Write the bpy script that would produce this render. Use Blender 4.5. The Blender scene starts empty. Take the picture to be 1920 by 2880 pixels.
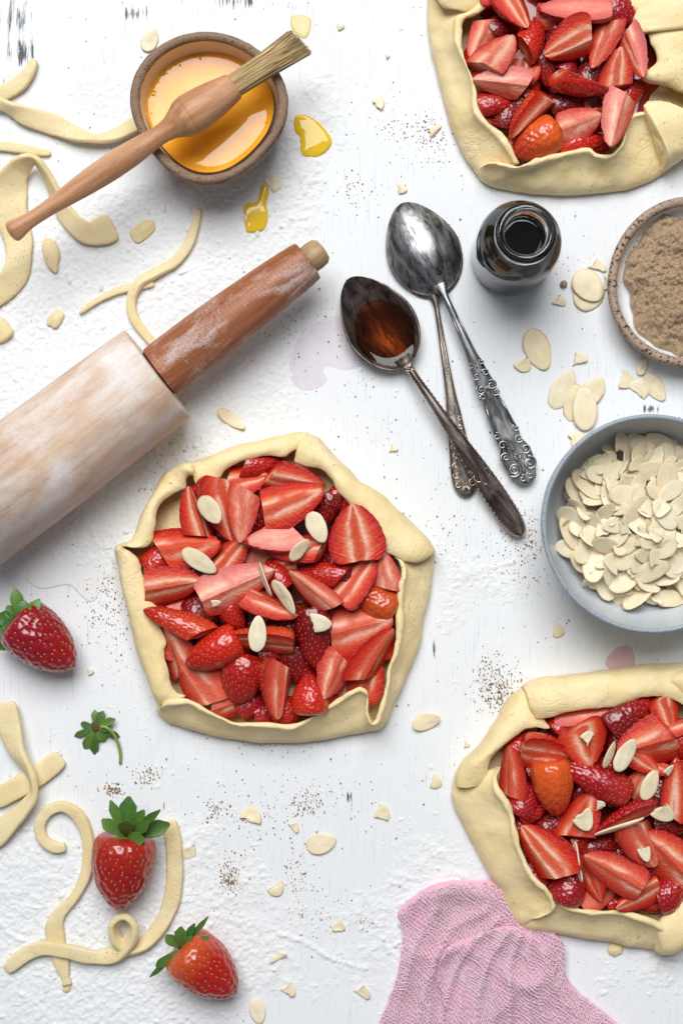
import bpy, bmesh, math, random
import numpy as np
from mathutils import Vector, Matrix

# ------------------------------------------------------------------ units
U = 0.00018            # metres for one layout unit (a 1920 x 2880 sheet seen from above)
CAM_H = 4440.0         # camera height above the table in layout units
sc = bpy.context.scene
col = sc.collection
random.seed(7); rng = np.random.default_rng(11)

# ------------------------------------------------------------------ camera, world, light, exposure
cam_d = bpy.data.cameras.new('camera'); cam = bpy.data.objects.new('camera', cam_d); col.objects.link(cam)
cam.location = (0, 0, CAM_H * U); cam.rotation_euler = (0, 0, 0)
cam_d.sensor_fit = 'VERTICAL'; cam_d.sensor_height = 36; cam_d.sensor_width = 24
cam_d.lens = 18.0 / (1440.0 / CAM_H)
cam_d.clip_start = 0.01; cam_d.clip_end = 20
sc.camera = cam

world = bpy.data.worlds.new('World'); sc.world = world; world.use_nodes = True
bg = world.node_tree.nodes['Background']
bg.inputs[0].default_value = (0.80, 0.88, 1.0, 1); bg.inputs[1].default_value = 0.17

lamp = bpy.data.lights.new('window_light', 'AREA'); lamp.shape = 'RECTANGLE'
lamp.size = 1.8; lamp.size_y = 1.6; lamp.energy = 90; lamp.color = (0.965, 0.985, 1.0)
lo = bpy.data.objects.new('window_light', lamp); col.objects.link(lo)
lo.location = (-0.18, 1.35, 2.20)
lo.rotation_euler = (Vector((0.0, 0.03, 0)) - lo.location).to_track_quat('-Z', 'Y').to_euler()

sc.view_settings.view_transform = 'Standard'; sc.view_settings.look = 'None'
sc.view_settings.gamma = 1; sc.view_settings.use_curve_mapping = False
sc.view_settings.exposure = 0.0
sc.render.engine = 'CYCLES'
try:
    sc.cycles.max_bounces = 10; sc.cycles.diffuse_bounces = 6; sc.cycles.transmission_bounces = 8; sc.cycles.use_denoising = True
except Exception: pass

# ------------------------------------------------------------------ helpers: coordinates
def W(px, py, z=0.0):
    """layout position (photo pixel of a point standing z above the table) -> units"""
    f = 1.0 - z / CAM_H
    return Vector(((px - 960.0) * f, (1440.0 - py) * f, z))
def fz(z): return 1.0 - z / CAM_H
DS = 1920.0 / 1568.0
def D(x, y): return (x * DS, y * DS)

# ------------------------------------------------------------------ helpers: noise
def _hash(i, j, k, s):
    n = (i * 374761393 + j * 668265263 + k * 2147483647 + s * 1274126177) & 0xFFFFFFFF
    n = ((n ^ (n >> 13)) * 1274126177) & 0xFFFFFFFF
    n = (n ^ (n >> 16)) & 0xFFFFFFFF
    return n.astype(np.float64) / 4294967295.0
def vnoise(p, scale, seed=0):
    """smooth value noise in -1..1; p (n,3)"""
    q = np.asarray(p, float) / scale
    i = np.floor(q).astype(np.int64); f = q - i; f = f * f * (3 - 2 * f)
    r = 0
    for a in (0, 1):
        for b in (0, 1):
            for c in (0, 1):
                w = (f[:, 0] if a else 1 - f[:, 0]) * (f[:, 1] if b else 1 - f[:, 1]) * (f[:, 2] if c else 1 - f[:, 2])
                r = r + w * _hash(i[:, 0] + a, i[:, 1] + b, i[:, 2] + c, seed)
    return r * 2 - 1
def fbm(p, scale, seed=0, octv=4):
    r = 0; a = 1.0; t = 0
    for o in range(octv):
        r = r + a * vnoise(p, scale / 2 ** o, seed + 17 * o); t += a; a *= 0.5
    return r / t
def catmull(P, n, closed=False):
    P = np.asarray(P, float); m = len(P); out = []
    segs = m if closed else m - 1
    for i in range(segs):
        if closed: a, b, c, d = P[(i - 1) % m], P[i], P[(i + 1) % m], P[(i + 2) % m]
        else: a, b, c, d = P[max(i - 1, 0)], P[i], P[i + 1], P[min(i + 2, m - 1)]
        for k in range(n):
            t = k / n
            out.append(0.5 * ((2 * b) + (c - a) * t + (2 * a - 5 * b + 4 * c - d) * t * t + (3 * b - a - 3 * c + d) * t ** 3))
    if not closed: out.append(P[-1])
    return np.array(out)

# ------------------------------------------------------------------ helpers: objects
LABELS = {}
def tag(o, label, cat, group=None, kind=None):
    o['label'] = label; o['category'] = cat
    if group: o['group'] = group
    if kind: o['kind'] = kind
    LABELS.setdefault(label, []).append((o.name, group))
    return o
def mk(name, verts, faces, mats, parent=None, smooth=True, base=None, sub=0, fmat=None, kind=None):
    """verts in units (world); base: origin in units; stored in metres relative to base"""
    v = np.asarray(verts, float)
    if base is None:
        if parent is not None and 'base' in BASES.get(parent.name, {}): base = BASES[parent.name]['base']
        else: base = Vector((v[:, 0].mean(), v[:, 1].mean(), v[:, 2].min()))
    b = np.array(base)
    me = bpy.data.meshes.new(name)
    me.from_pydata(((v - b) * U).tolist(), [], [list(f) for f in faces])
    if not isinstance(mats, (list, tuple)): mats = [mats]
    for m in mats: me.materials.append(m)
    if fmat is not None: me.polygons.foreach_set('material_index', np.asarray(fmat, np.int32))
    if smooth: me.polygons.foreach_set('use_smooth', np.ones(len(me.polygons), bool))
    me.update()
    o = bpy.data.objects.new(name, me); col.objects.link(o)
    if parent is None: o.location = Vector(base) * U
    else: o.parent = parent
    BASES[o.name] = {'base': base}
    if sub:
        md = o.modifiers.new('smooth', 'SUBSURF'); md.levels = sub; md.render_levels = sub
    if kind: o['kind'] = kind
    return o
BASES = {}
def thing(name, base, label, cat, group=None):
    o = bpy.data.objects.new(name, None); col.objects.link(o); o.empty_display_size = 0.01
    o.location = Vector(base) * U; BASES[o.name] = {'base': Vector(base)}
    tag(o, label, cat, group); return o
def grid_faces(nu, nv, cu=False, cv=False):
    """nu rows of nv points"""
    F = []
    for i in range(nu if cu else nu - 1):
        for j in range(nv if cv else nv - 1):
            a = i * nv + j; b = i * nv + (j + 1) % nv; c = ((i + 1) % nu) * nv + (j + 1) % nv; d = ((i + 1) % nu) * nv + j
            F.append((a, b, c, d))
    return F
def lathe(prof, n, cx=0, cy=0, warp=None):
    V = []
    for r, z in prof:
        for k in range(n):
            a = 2 * math.pi * k / n
            w = warp(a) if warp else 1.0
            V.append((cx + r * w * math.cos(a), cy + r * w * math.sin(a), z))
    return np.array(V), grid_faces(len(prof), n, cv=True)
def tube(P, R, n=8, cap=True):
    P = np.asarray(P, float); m = len(P); V = []
    R = np.broadcast_to(np.asarray(R, float), (m,))
    T = np.gradient(P, axis=0); up = np.array([0.01, 0.02, 1.0])
    for i in range(m):
        t = T[i] / (np.linalg.norm(T[i]) + 1e-9)
        s = np.cross(t, up); s /= np.linalg.norm(s) + 1e-9; u = np.cross(s, t)
        for k in range(n):
            a = 2 * math.pi * k / n
            V.append(P[i] + R[i] * (math.cos(a) * s + math.sin(a) * u))
    F = grid_faces(m, n, cv=True)
    if cap: F.append(tuple(range(n - 1, -1, -1))); F.append(tuple(range((m - 1) * n, m * n)))
    return np.array(V), F
def merge(parts):
    V = []; F = []; n = 0
    for v, f in parts:
        V.append(np.asarray(v, float)); F += [tuple(i + n for i in q) for q in f]; n += len(v)
    return np.concatenate(V), F
def vnormals(V, F):
    N = np.zeros_like(V)
    for f in F:
        a, b, c = V[f[0]], V[f[1]], V[f[2]]
        n = np.cross(b - a, c - a)
        for i in f: N[i] += n
    l = np.linalg.norm(N, axis=1, keepdims=True); return N / np.maximum(l, 1e-9)
def inside(poly, x, y):
    poly = np.asarray(poly, float); r = np.zeros(np.shape(x), bool); j = len(poly) - 1
    for i in range(len(poly)):
        xi, yi = poly[i]; xj, yj = poly[j]
        c = ((yi > y) != (yj > y)) & (x < (xj - xi) * (y - yi) / (yj - yi + 1e-12) + xi)
        r ^= c; j = i
    return r

# ------------------------------------------------------------------ materials
class M:
    def __init__(s, name):
        s.m = bpy.data.materials.new(name); s.m.use_nodes = True
        s.t = s.m.node_tree; s.b = s.t.nodes['Principled BSDF']
    def n(s, typ, **kw):
        nd = s.t.nodes.new(typ)
        for k, v in kw.items():
            if k.startswith('_'): setattr(nd, k[1:], v)
        return nd
    def l(s, a, b): s.t.links.new(a, b)
    def set(s, **kw):
        names = dict(col='Base Color', rough='Roughness', metal='Metallic', spec='Specular IOR Level', ior='IOR', trans='Transmission Weight',
                     sss='Subsurface Weight', sssr='Subsurface Radius', ssss='Subsurface Scale', coat='Coat Weight', coatr='Coat Roughness', alpha='Alpha', sheen='Sheen Weight')
        for k, v in kw.items():
            i = s.b.inputs[names[k]]
            if hasattr(v, 'is_output'): s.l(v, i)
            elif k in ('col',): i.default_value = (*v, 1)
            else: i.default_value = v
        return s
    def coord(s, which='Object'): return s.n('ShaderNodeTexCoord').outputs[which]
    def map(s, vec, scale=(1, 1, 1), loc=(0, 0, 0), rot=(0, 0, 0)):
        m = s.n('ShaderNodeMapping'); s.l(vec, m.inputs[0]); m.inputs['Scale'].default_value = scale; m.inputs['Location'].default_value = loc
        m.inputs['Rotation'].default_value = rot; return m.outputs[0]
    def noise(s, vec, scale, detail=4, rough=0.55, dist=0):
        n = s.n('ShaderNodeTexNoise'); s.l(vec, n.inputs['Vector']); n.inputs['Scale'].default_value = scale
        n.inputs['Detail'].default_value = detail; n.inputs['Roughness'].default_value = rough; n.inputs['Distortion'].default_value = dist
        return n.outputs['Fac']
    def vor(s, vec, scale, feat='F1', out='Distance'):
        n = s.n('ShaderNodeTexVoronoi'); n.feature = feat; s.l(vec, n.inputs['Vector']); n.inputs['Scale'].default_value = scale
        return n.outputs[out]
    def ramp(s, fac, stops, interp='LINEAR'):
        r = s.n('ShaderNodeValToRGB'); s.l(fac, r.inputs[0]); e = r.color_ramp.elements; r.color_ramp.interpolation = interp
        while len(e) < len(stops): e.new(0.5)
        for k, (p, c) in enumerate(stops):
            e[k].position = p
            c = (c, c, c) if not isinstance(c, (tuple, list)) else c
            e[k].color = (*c, 1)
        return r.outputs[0]
    def mix(s, fac, a, b, typ='MIX'):
        m = s.n('ShaderNodeMix'); m.data_type = 'RGBA'; m.blend_type = typ
        for v, i in ((fac, 0), (a, 6), (b, 7)):
            if hasattr(v, 'is_output'): s.l(v, m.inputs[i])
            elif i == 0: m.inputs[0].default_value = v
            else: m.inputs[i].default_value = (*v, 1)
        return m.outputs[2]
    def math(s, op, a, b=0.0, clamp=False):
        m = s.n('ShaderNodeMath'); m.operation = op; m.use_clamp = clamp
        for v, i in ((a, 0), (b, 1)):
            if hasattr(v, 'is_output'): s.l(v, m.inputs[i])
            else: m.inputs[i].default_value = v
        return m.outputs[0]
    def bump(s, h, strength=0.3, dist=0.001, normal=None):
        b = s.n('ShaderNodeBump'); s.l(h, b.inputs['Height']); b.inputs['Strength'].default_value = strength; b.inputs['Distance'].default_value = dist
        if normal is not None: s.l(normal, b.inputs['Normal'])
        s.l(b.outputs[0], s.b.inputs['Normal']); return b.outputs[0]
    def sep(s, vec):
        x = s.n('ShaderNodeSeparateXYZ'); s.l(vec, x.inputs[0]); return x.outputs

def srgb(r, g, b):
    f = lambda c: ((c / 255 + 0.055) / 1.055) ** 2.4 if c > 10 else c / 255 / 12.92
    return (f(r), f(g), f(b))

def mat_table():
    m = M('white_painted_wood'); g = m.n('ShaderNodeNewGeometry').outputs['Position']
    grain = m.noise(m.map(g, (900, 38, 1)), 1.0, 5, 0.6)
    fine = m.noise(g, 900, 3, 0.6)
    chipn = m.noise(m.map(g, (420, 36, 1)), 1.0, 6, 0.72)
    # worn spots: where the paint has gone through to the dark wood
    def blob(px, py, rx, ry):
        p = W(px, py) * U
        mp = m.map(g, (1 / (rx * U), 1 / (ry * U), 0), (-p.x / (rx * U), -p.y / (ry * U), 0))
        ln = m.n('ShaderNodeVectorMath'); ln.operation = 'LENGTH'; m.l(mp, ln.inputs[0])
        return m.math('SUBTRACT', 1.0, ln.outputs['Value'], True)
    acc = None
    for b in ((50, 40, 130, 160), (30, 250, 130, 110), (660, 5, 190, 75), (380, 40, 120, 60), (820, 20, 60, 40), (1830, 1150, 110, 40), (60, 150, 100, 130),
              (1215, 1830, 30, 90), (470, 2270, 60, 60), (980, 2240, 30, 50)):
        w = blob(*b); acc = w if acc is None else m.math('MAXIMUM', acc, w)
    thr = m.math('SUBTRACT', 0.84, m.math('MULTIPLY', acc, 0.39))
    chip = m.ramp(m.math('MULTIPLY', m.math('SUBTRACT', chipn, thr), 14.0, True), [(0, 0.0), (1, 1.0)])
    patch = m.noise(g, 9, 3)
    base = m.mix(patch, (0.77, 0.775, 0.785), (0.83, 0.83, 0.83))
    base = m.mix(m.ramp(grain, [(0.30, 1.0), (0.42, 0.0)]), base, (0.66, 0.67, 0.70))
    base = m.mix(chip, base, (0.11, 0.108, 0.115))
    m.set(col=base, rough=0.62, spec=0.25)
    h = m.math('ADD', m.math('MULTIPLY', grain, 1.0), m.math('MULTIPLY', fine, 0.5))
    h = m.math('SUBTRACT', h, m.math('MULTIPLY', chip, 1.2))
    m.bump(h, 0.7, 0.0005)
    return m.m
def mat_flour():
    m = M('flour_dust'); g = m.n('ShaderNodeNewGeometry').outputs['Position']
    n1 = m.noise(g, 700, 5, 0.7); n2 = m.noise(g, 2200, 2, 0.6)
    m.set(col=m.mix(n1, (0.80, 0.80, 0.80), (0.86, 0.855, 0.845)), rough=0.95, spec=0.05)
    m.bump(m.math('ADD', n1, m.math('MULTIPLY', n2, 0.35)), 0.8, 0.0006)
    return m.m
def mat_dough(name='pastry_dough', tint=(0.84, 0.655, 0.325)):
    m = M(name); c = m.coord('Object'); g = m.n('ShaderNodeNewGeometry').outputs['Position']
    n1 = m.noise(g, 60, 4, 0.5); n2 = m.noise(g, 420, 4, 0.6)
    a = m.mix(m.ramp(n1, [(0.35, 0.0), (0.65, 1.0)]), tint, tuple(min(1, t * k) for t, k in zip(tint, (1.06, 1.1, 1.28))))
    fl = m.noise(g, 620, 3, 0.7); rg = m.noise(g, 26, 2, 0.5)
    speck = m.math('MULTIPLY', m.ramp(fl, [(0.62, 0.0), (0.68, 1.0)]), m.ramp(rg, [(0.47, 0.0), (0.60, 1.0)]))
    a = m.mix(m.math('MULTIPLY', speck, 0.75), a, (0.25, 0.13, 0.035))
    dust = m.ramp(m.noise(g, 35, 4, 0.6), [(0.55, 0.0), (0.75, 1.0)])
    a = m.mix(m.math('MULTIPLY', dust, 0.35), a, (0.84, 0.71, 0.45))
    m.set(col=a, rough=0.5, spec=0.28, sss=0.22, sssr=(1.0, 0.6, 0.25), ssss=0.003)
    cr = m.ramp(m.math('ABSOLUTE', m.math('SUBTRACT', m.noise(g, 55, 3, 0.6, 0.8), 0.5)), [(0.0, 0.0), (0.022, 1.0)]); cm = m.ramp(m.noise(g, 22, 2), [(0.50, 0.0), (0.62, 1.0)])
    hh = m.math('ADD', m.noise(g, 120, 5, 0.62), m.math('MULTIPLY', n2, 0.3)); hh = m.math('SUBTRACT', hh, m.math('MULTIPLY', m.math('SUBTRACT', 1.0, cr), m.math('MULTIPLY', cm, 0.35)))
    m.bump(hh, 0.48, 0.0013)
    return m.m
def mat_skin():
    m = M('strawberry_skin'); oi = m.n('ShaderNodeObjectInfo'); c = m.coord('Object')
    n = m.noise(c, 5, 3); x = m.sep(c)[0]
    shoulder = m.ramp(x, [(0.0, 1.0), (0.16, 0.0)])      # colour ramp clamps: negative x = shoulder side
    sh = m.ramp(m.math('ADD', m.math('MULTIPLY', x, -2.2), m.math('MULTIPLY', n, 0.35)), [(0.35, 0.0), (1.30, 0.95)])
    sh = m.math('MULTIPLY', sh, oi.outputs['Alpha'])
    base = m.mix(m.math('MULTIPLY', n, 0.35), oi.outputs['Color'], (0.28, 0.004, 0.010))
    base = m.mix(m.ramp(m.math('ADD', x, m.math('MULTIPLY', n, 0.3)), [(0.10, 0.0), (0.55, 0.75)]), base, (0.40, 0.006, 0.006))
    base = m.mix(sh, base, (0.72, 0.17, 0.03))
    m.set(col=base, rough=0.27, spec=0.4, sss=0.05, sssr=(1, 0.12, 0.06), ssss=0.0015, coat=0.55, coatr=0.05)
    m.bump(m.noise(c, 28, 3), 0.25, 0.0006)
    return m.m
def mat_flesh():
    m = M('strawberry_flesh'); oi = m.n('ShaderNodeObjectInfo'); c = m.coord('Object'); x, y, z = m.sep(c)
    r = m.math('SQRT', m.math('ADD', m.math('MULTIPLY', y, y), m.math('MULTIPLY', z, z)))
    u = m.math('ADD', x, 0.5)
    R = m.ramp(u, [(0, .32), (.05, .43), (.15, .49), (.3, .5), (.45, .475), (.6, .42), (.75, .335), (.88, .23), (.96, .14), (1, .08)])
    wob = m.noise(c, 4, 2)
    q = m.math('DIVIDE', r, R)
    q = m.math('ADD', q, m.math('MULTIPLY', m.math('SUBTRACT', wob, 0.5), 0.22))
    base = m.ramp(q, [(0.0, (0.62, 0.070, 0.022)), (0.15, (0.68, 0.13, 0.05)), (0.28, (0.92, 0.58, 0.42)), (0.46, (0.76, 0.16, 0.06)), (0.60, (0.66, 0.038, 0.009)),
                      (0.84, (0.54, 0.012, 0.004)), (0.97, (0.36, 0.003, 0.003))])
    base = m.mix(m.ramp(m.math('ADD', m.noise(c, 2.6, 2, 0.5), m.math('MULTIPLY', m.math('SUBTRACT', oi.outputs['Random'], 0.5), 0.34)), [(0.40, 0.80), (0.56, 0.0)]), base, m.ramp(q, [(0.0, (0.64, 0.075, 0.024)), (0.45, (0.66, 0.050, 0.013)), (0.97, (0.38, 0.004, 0.003))]))
    # pale veins running from the core out to the skin
    comb = m.n('ShaderNodeCombineXYZ')
    ang = m.math('ARCTAN2', z, y)
    m.l(m.math('ADD', m.math('MULTIPLY', x, 46.0), m.math('MULTIPLY', r, -24.0)), comb.inputs[0]); m.l(m.math('MULTIPLY', ang, 3.0), comb.inputs[1]); m.l(oi.outputs['Random'], comb.inputs[2])
    vein = m.ramp(m.noise(comb.outputs[0], 1.0, 2, 0.5), [(0.50, 0.0), (0.74, 1.0)])
    zone = m.math('MULTIPLY', m.ramp(q, [(0.25, 0.0), (0.42, 1.0)]), m.ramp(q, [(0.72, 1.0), (0.95, 0.0)]))
    base = m.mix(m.math('MULTIPLY', m.math('MULTIPLY', vein, zone), m.ramp(m.noise(c, 3.0, 2), [(0.40, 0.02), (0.66, 0.42)])), base, (0.86, 0.34, 0.20))
    base = m.mix(m.math('MULTIPLY', oi.outputs['Alpha'], m.ramp(m.noise(c, 4.0, 3), [(0.35, 0.18), (0.65, 0.72)])), base, m.mix(m.ramp(q, [(0.55, 0.0), (1.0, 1.0)]), (0.88, 0.50, 0.36), (0.72, 0.10, 0.05)))
    tint = m.mix(0.45, (0.62, 0.02, 0.02), oi.outputs['Color'])
    base = m.mix(0.12, base, tint)
    m.set(col=base, rough=0.32, spec=0.28, sss=0.06, sssr=(1, 0.25, 0.15), ssss=0.0015, coat=0.3, coatr=0.05)
    m.bump(m.math('ADD', m.noise(c, 13, 4, 0.6), m.math('MULTIPLY', vein, 0.25)), 0.42, 0.0022)
    return m.m
def mat_simple(name, c, rough=0.5, **kw):
    m = M(name); m.set(col=c, rough=rough, **kw); return m.m
def mat_wood(name, a, b, scale=1.0, flour=0.0, rings=False, dark=0.0):
    m = M(name); c = m.coord('Object')
    st = m.noise(m.map(c, (14 * scale, 260 * scale, 260 * scale)), 1.0, 4, 0.6, 0.3)
    big = m.noise(m.map(c, (6, 60, 60)), 1.0, 3, 0.5, 0.6)
    base = m.mix(m.ramp(st, [(0.36, 1.0), (0.62, 0.0)]), a, b)
    base = m.mix(m.math('MULTIPLY', m.ramp(big, [(0.4, 0.0), (0.7, 1.0)]), 0.35), base, b)
    pore = m.noise(m.map(c, (90 * scale, 1400 * scale, 1400 * scale)), 1.0, 2, 0.5)
    base = m.mix(m.math('MULTIPLY', m.ramp(pore, [(0.62, 0.0), (0.70, 1.0)]), 0.35), base, tuple(t * 0.35 for t in b))
    h = m.math('ADD', st, m.math('MULTIPLY', pore, -0.5))
    if rings:
        wv = m.n('ShaderNodeTexWave'); wv.wave_type = 'BANDS'; wv.bands_direction = 'X'; m.l(m.map(c, (1, .03, .03)), wv.inputs['Vector']); wv.inputs['Scale'].default_value = 140; wv.inputs['Distortion'].default_value = 1.5
        h = m.math('ADD', h, m.math('MULTIPLY', wv.outputs['Fac'], 0.35))
        base = m.mix(m.math('MULTIPLY', wv.outputs['Fac'], 0.14), base, tuple(t * 0.4 for t in b))
    rough = 0.45
    if flour:
        f1 = m.noise(m.map(c, (30, 55, 55)), 1.0, 5, 0.62, 0.4); f2 = m.noise(c, 1500, 3, 0.7); f3 = m.noise(m.map(c, (22, 170, 170)), 1.0, 4, 0.6)
        f = m.math('ADD', m.math('MULTIPLY', f1, 0.85), m.math('ADD', m.math('MULTIPLY', f2, 0.32), m.math('MULTIPLY', f3, 0.28)))
        d = m.ramp(f, [(0.74 - 0.12 * flour, 0.20 if flour > 1 else 0.0), (0.98 - 0.10 * flour, 0.92)])
        base = m.mix(d, base, (0.80, 0.76, 0.73)); rough = m.math('ADD', 0.45, m.math('MULTIPLY', d, 0.5))
        h = m.math('ADD', h, m.math('MULTIPLY', d, 0.8))
    m.set(col=base, rough=rough, spec=0.3)
    m.bump(h, 0.25, 0.0005)
    return m.m
def mat_ceramic(name, base, spot, amount=0.62, scale=500, rough=0.35, grit=0.2, spot2=None):
    m = M(name); c = m.coord('Object'); n = m.noise(c, scale, 3, 0.6); n2 = m.noise(c, 70, 4, 0.6)
    b = m.mix(n2, tuple(t * 0.86 for t in base), tuple(min(1, t * 1.08) for t in base))
    b = m.mix(m.ramp(n, [(amount, 0.0), (amount + 0.06, 1.0)]), b, spot)
    if spot2: b = m.mix(m.ramp(m.noise(c, scale * 1.7, 3, 0.6), [(0.60, 0.0), (0.68, 1.0)]), b, spot2)
    m.set(col=b, rough=rough, spec=0.4); m.bump(m.math('ADD', n, n2), grit, 0.0005)
    return m.m
def mat_silver(name, a, b, rough=0.25):
    m = M(name); c = m.coord('Object'); n = m.noise(m.map(c, (60, 240, 240)), 1.0, 6, 0.7, 0.8); n2 = m.noise(m.map(c, (90, 900, 900)), 1.0, 3, 0.6)
    m.set(col=m.mix(m.ramp(n, [(0.38, 0.0), (0.66, 1.0)]), a, b), metal=0.92, rough=m.math('ADD', rough, m.math('MULTIPLY', n2, 0.25)))
    m.bump(n2, 0.12, 0.0003); return m.m
def mat_leaf():
    m = M('strawberry_leaf'); c = m.coord('Object'); oi = m.n('ShaderNodeObjectInfo'); g = m.n('ShaderNodeNewGeometry').outputs['Position']
    n = m.noise(g, 260, 3)
    b = m.mix(n, (0.022, 0.075, 0.012), (0.09, 0.20, 0.035)); b = m.mix(m.math('MULTIPLY', oi.outputs['Random'], 0.35), b, (0.20, 0.31, 0.055))
    m.set(col=b, rough=0.42, spec=0.4, sss=0.1, sssr=(0.3, 1, 0.2), ssss=0.001); m.bump(m.noise(g, 900, 3), 0.3, 0.0004); return m.m
def mat_egg():
    m = M('beaten_egg'); g = m.n('ShaderNodeNewGeometry').outputs['Position']; n = m.noise(g, 60, 3, 0.5)
    m.set(col=m.mix(m.ramp(n, [(0.4, 0.0), (0.75, 1.0)]), (0.92, 0.38, 0.022), (0.94, 0.48, 0.06)), rough=0.04, spec=0.38, sss=0.15, sssr=(1, 0.5, 0.1), ssss=0.003)
    return m.m
def mat_eggdrop():
    m = M('egg_drop'); m.set(col=(0.93, 0.60, 0.035), rough=0.05, spec=0.6, trans=0.2, ior=1.36, sss=0.2, sssr=(1, 0.6, 0.1), ssss=0.003); return m.m
def mat_almond():
    m = M('almond_flesh'); oi = m.n('ShaderNodeObjectInfo'); c = m.coord('Object'); g = m.n('ShaderNodeNewGeometry').outputs['Position']
    n = m.noise(g, 180, 4, 0.6)
    b = m.mix(n, (0.78, 0.64, 0.40), (0.87, 0.79, 0.62)); b = m.mix(m.math('MULTIPLY', oi.outputs['Random'], 0.4), b, (0.78, 0.62, 0.34))
    x, y, z = m.sep(c); rr = m.math('SQRT', m.math('ADD', m.math('MULTIPLY', x, x), m.math('MULTIPLY', y, y)))
    b = m.mix(m.math('MULTIPLY', m.ramp(rr, [(0.455, 0.0), (0.50, 1.0)]), m.math('MULTIPLY', oi.outputs['Random'], 0.65)), b, (0.45, 0.24, 0.09))
    b = m.mix(m.math('MULTIPLY', m.ramp(m.noise(c, 5, 3), [(0.55, 0.0), (0.75, 1.0)]), 0.35), b, (0.66, 0.50, 0.28))
    m.set(col=b, rough=0.45, spec=0.35, sss=0.15, sssr=(1, 0.8, 0.5), ssss=0.002); m.bump(m.noise(g, 700, 3), 0.2, 0.0004); return m.m
def mat_sugar():
    m = M('brown_sugar'); g = m.n('ShaderNodeNewGeometry').outputs['Position']
    n = m.noise(g, 800, 5, 0.8); n2 = m.noise(g, 60, 4)
    b = m.mix(m.ramp(n, [(0.35, 0.0), (0.65, 1.0)]), (0.30, 0.185, 0.10), (0.62, 0.45, 0.29)); b = m.mix(m.math('MULTIPLY', n2, 0.3), b, (0.55, 0.40, 0.26))
    m.set(col=b, rough=0.8, spec=0.3); m.bump(n, 0.9, 0.0012); return m.m
def mat_grain():
    m = M('sugar_grain'); g = m.n('ShaderNodeNewGeometry').outputs['Position']; n = m.noise(g, 260, 3, 0.6)
    m.set(col=m.mix(m.ramp(n, [(0.35, 0.0), (0.65, 1.0)]), (0.24, 0.13, 0.05), (0.56, 0.37, 0.20)), rough=0.7, spec=0.3); return m.m
def mat_spill(name, c, alpha):
    m = M(name); g = m.n('ShaderNodeNewGeometry').outputs['Position']
    n = m.noise(g, 40, 3, 0.5)
    m.set(col=c, rough=0.12, spec=0.35, alpha=m.math('MULTIPLY', m.ramp(n, [(0.3, 0.55), (0.7, 1.0)]), alpha)); return m.m
def mat_thread():
    m = M('pink_muslin'); m.set(col=(0.99, 0.80, 0.87), rough=0.9, spec=0.05)
    tr = m.n('ShaderNodeBsdfTranslucent'); tr.inputs[0].default_value = (0.99, 0.76, 0.84, 1); mx = m.n('ShaderNodeMixShader'); mx.inputs[0].default_value = 0.18
    out = m.t.nodes['Material Output']; m.l(m.b.outputs[0], mx.inputs[1]); m.l(tr.outputs[0], mx.inputs[2]); m.l(mx.outputs[0], out.inputs[0]); return m.m
def mat_gauze():
    m = M('pink_gauze'); g = m.n('ShaderNodeNewGeometry').outputs['Position']
    w = m.noise(g, 900, 2, 0.6); m.set(col=m.mix(w, (0.90, 0.43, 0.58), (0.94, 0.55, 0.68)), rough=0.95, spec=0.05, alpha=0.80); return m.m
def mat_glass():
    m = M('clear_glass'); m.set(col=(0.93, 0.95, 0.97), rough=0.01, trans=1.0, ior=1.5); return m.m
def mat_bristle():
    m = M('bristle_hair'); c = m.coord('Object'); n = m.noise(m.map(c, (8, 900, 900)), 1.0, 2)
    m.set(col=m.mix(m.ramp(n, [(0.35, 0.0), (0.65, 1.0)]), (0.24, 0.145, 0.045), (0.66, 0.47, 0.21)), rough=0.35, spec=0.4); return m.m

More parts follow.
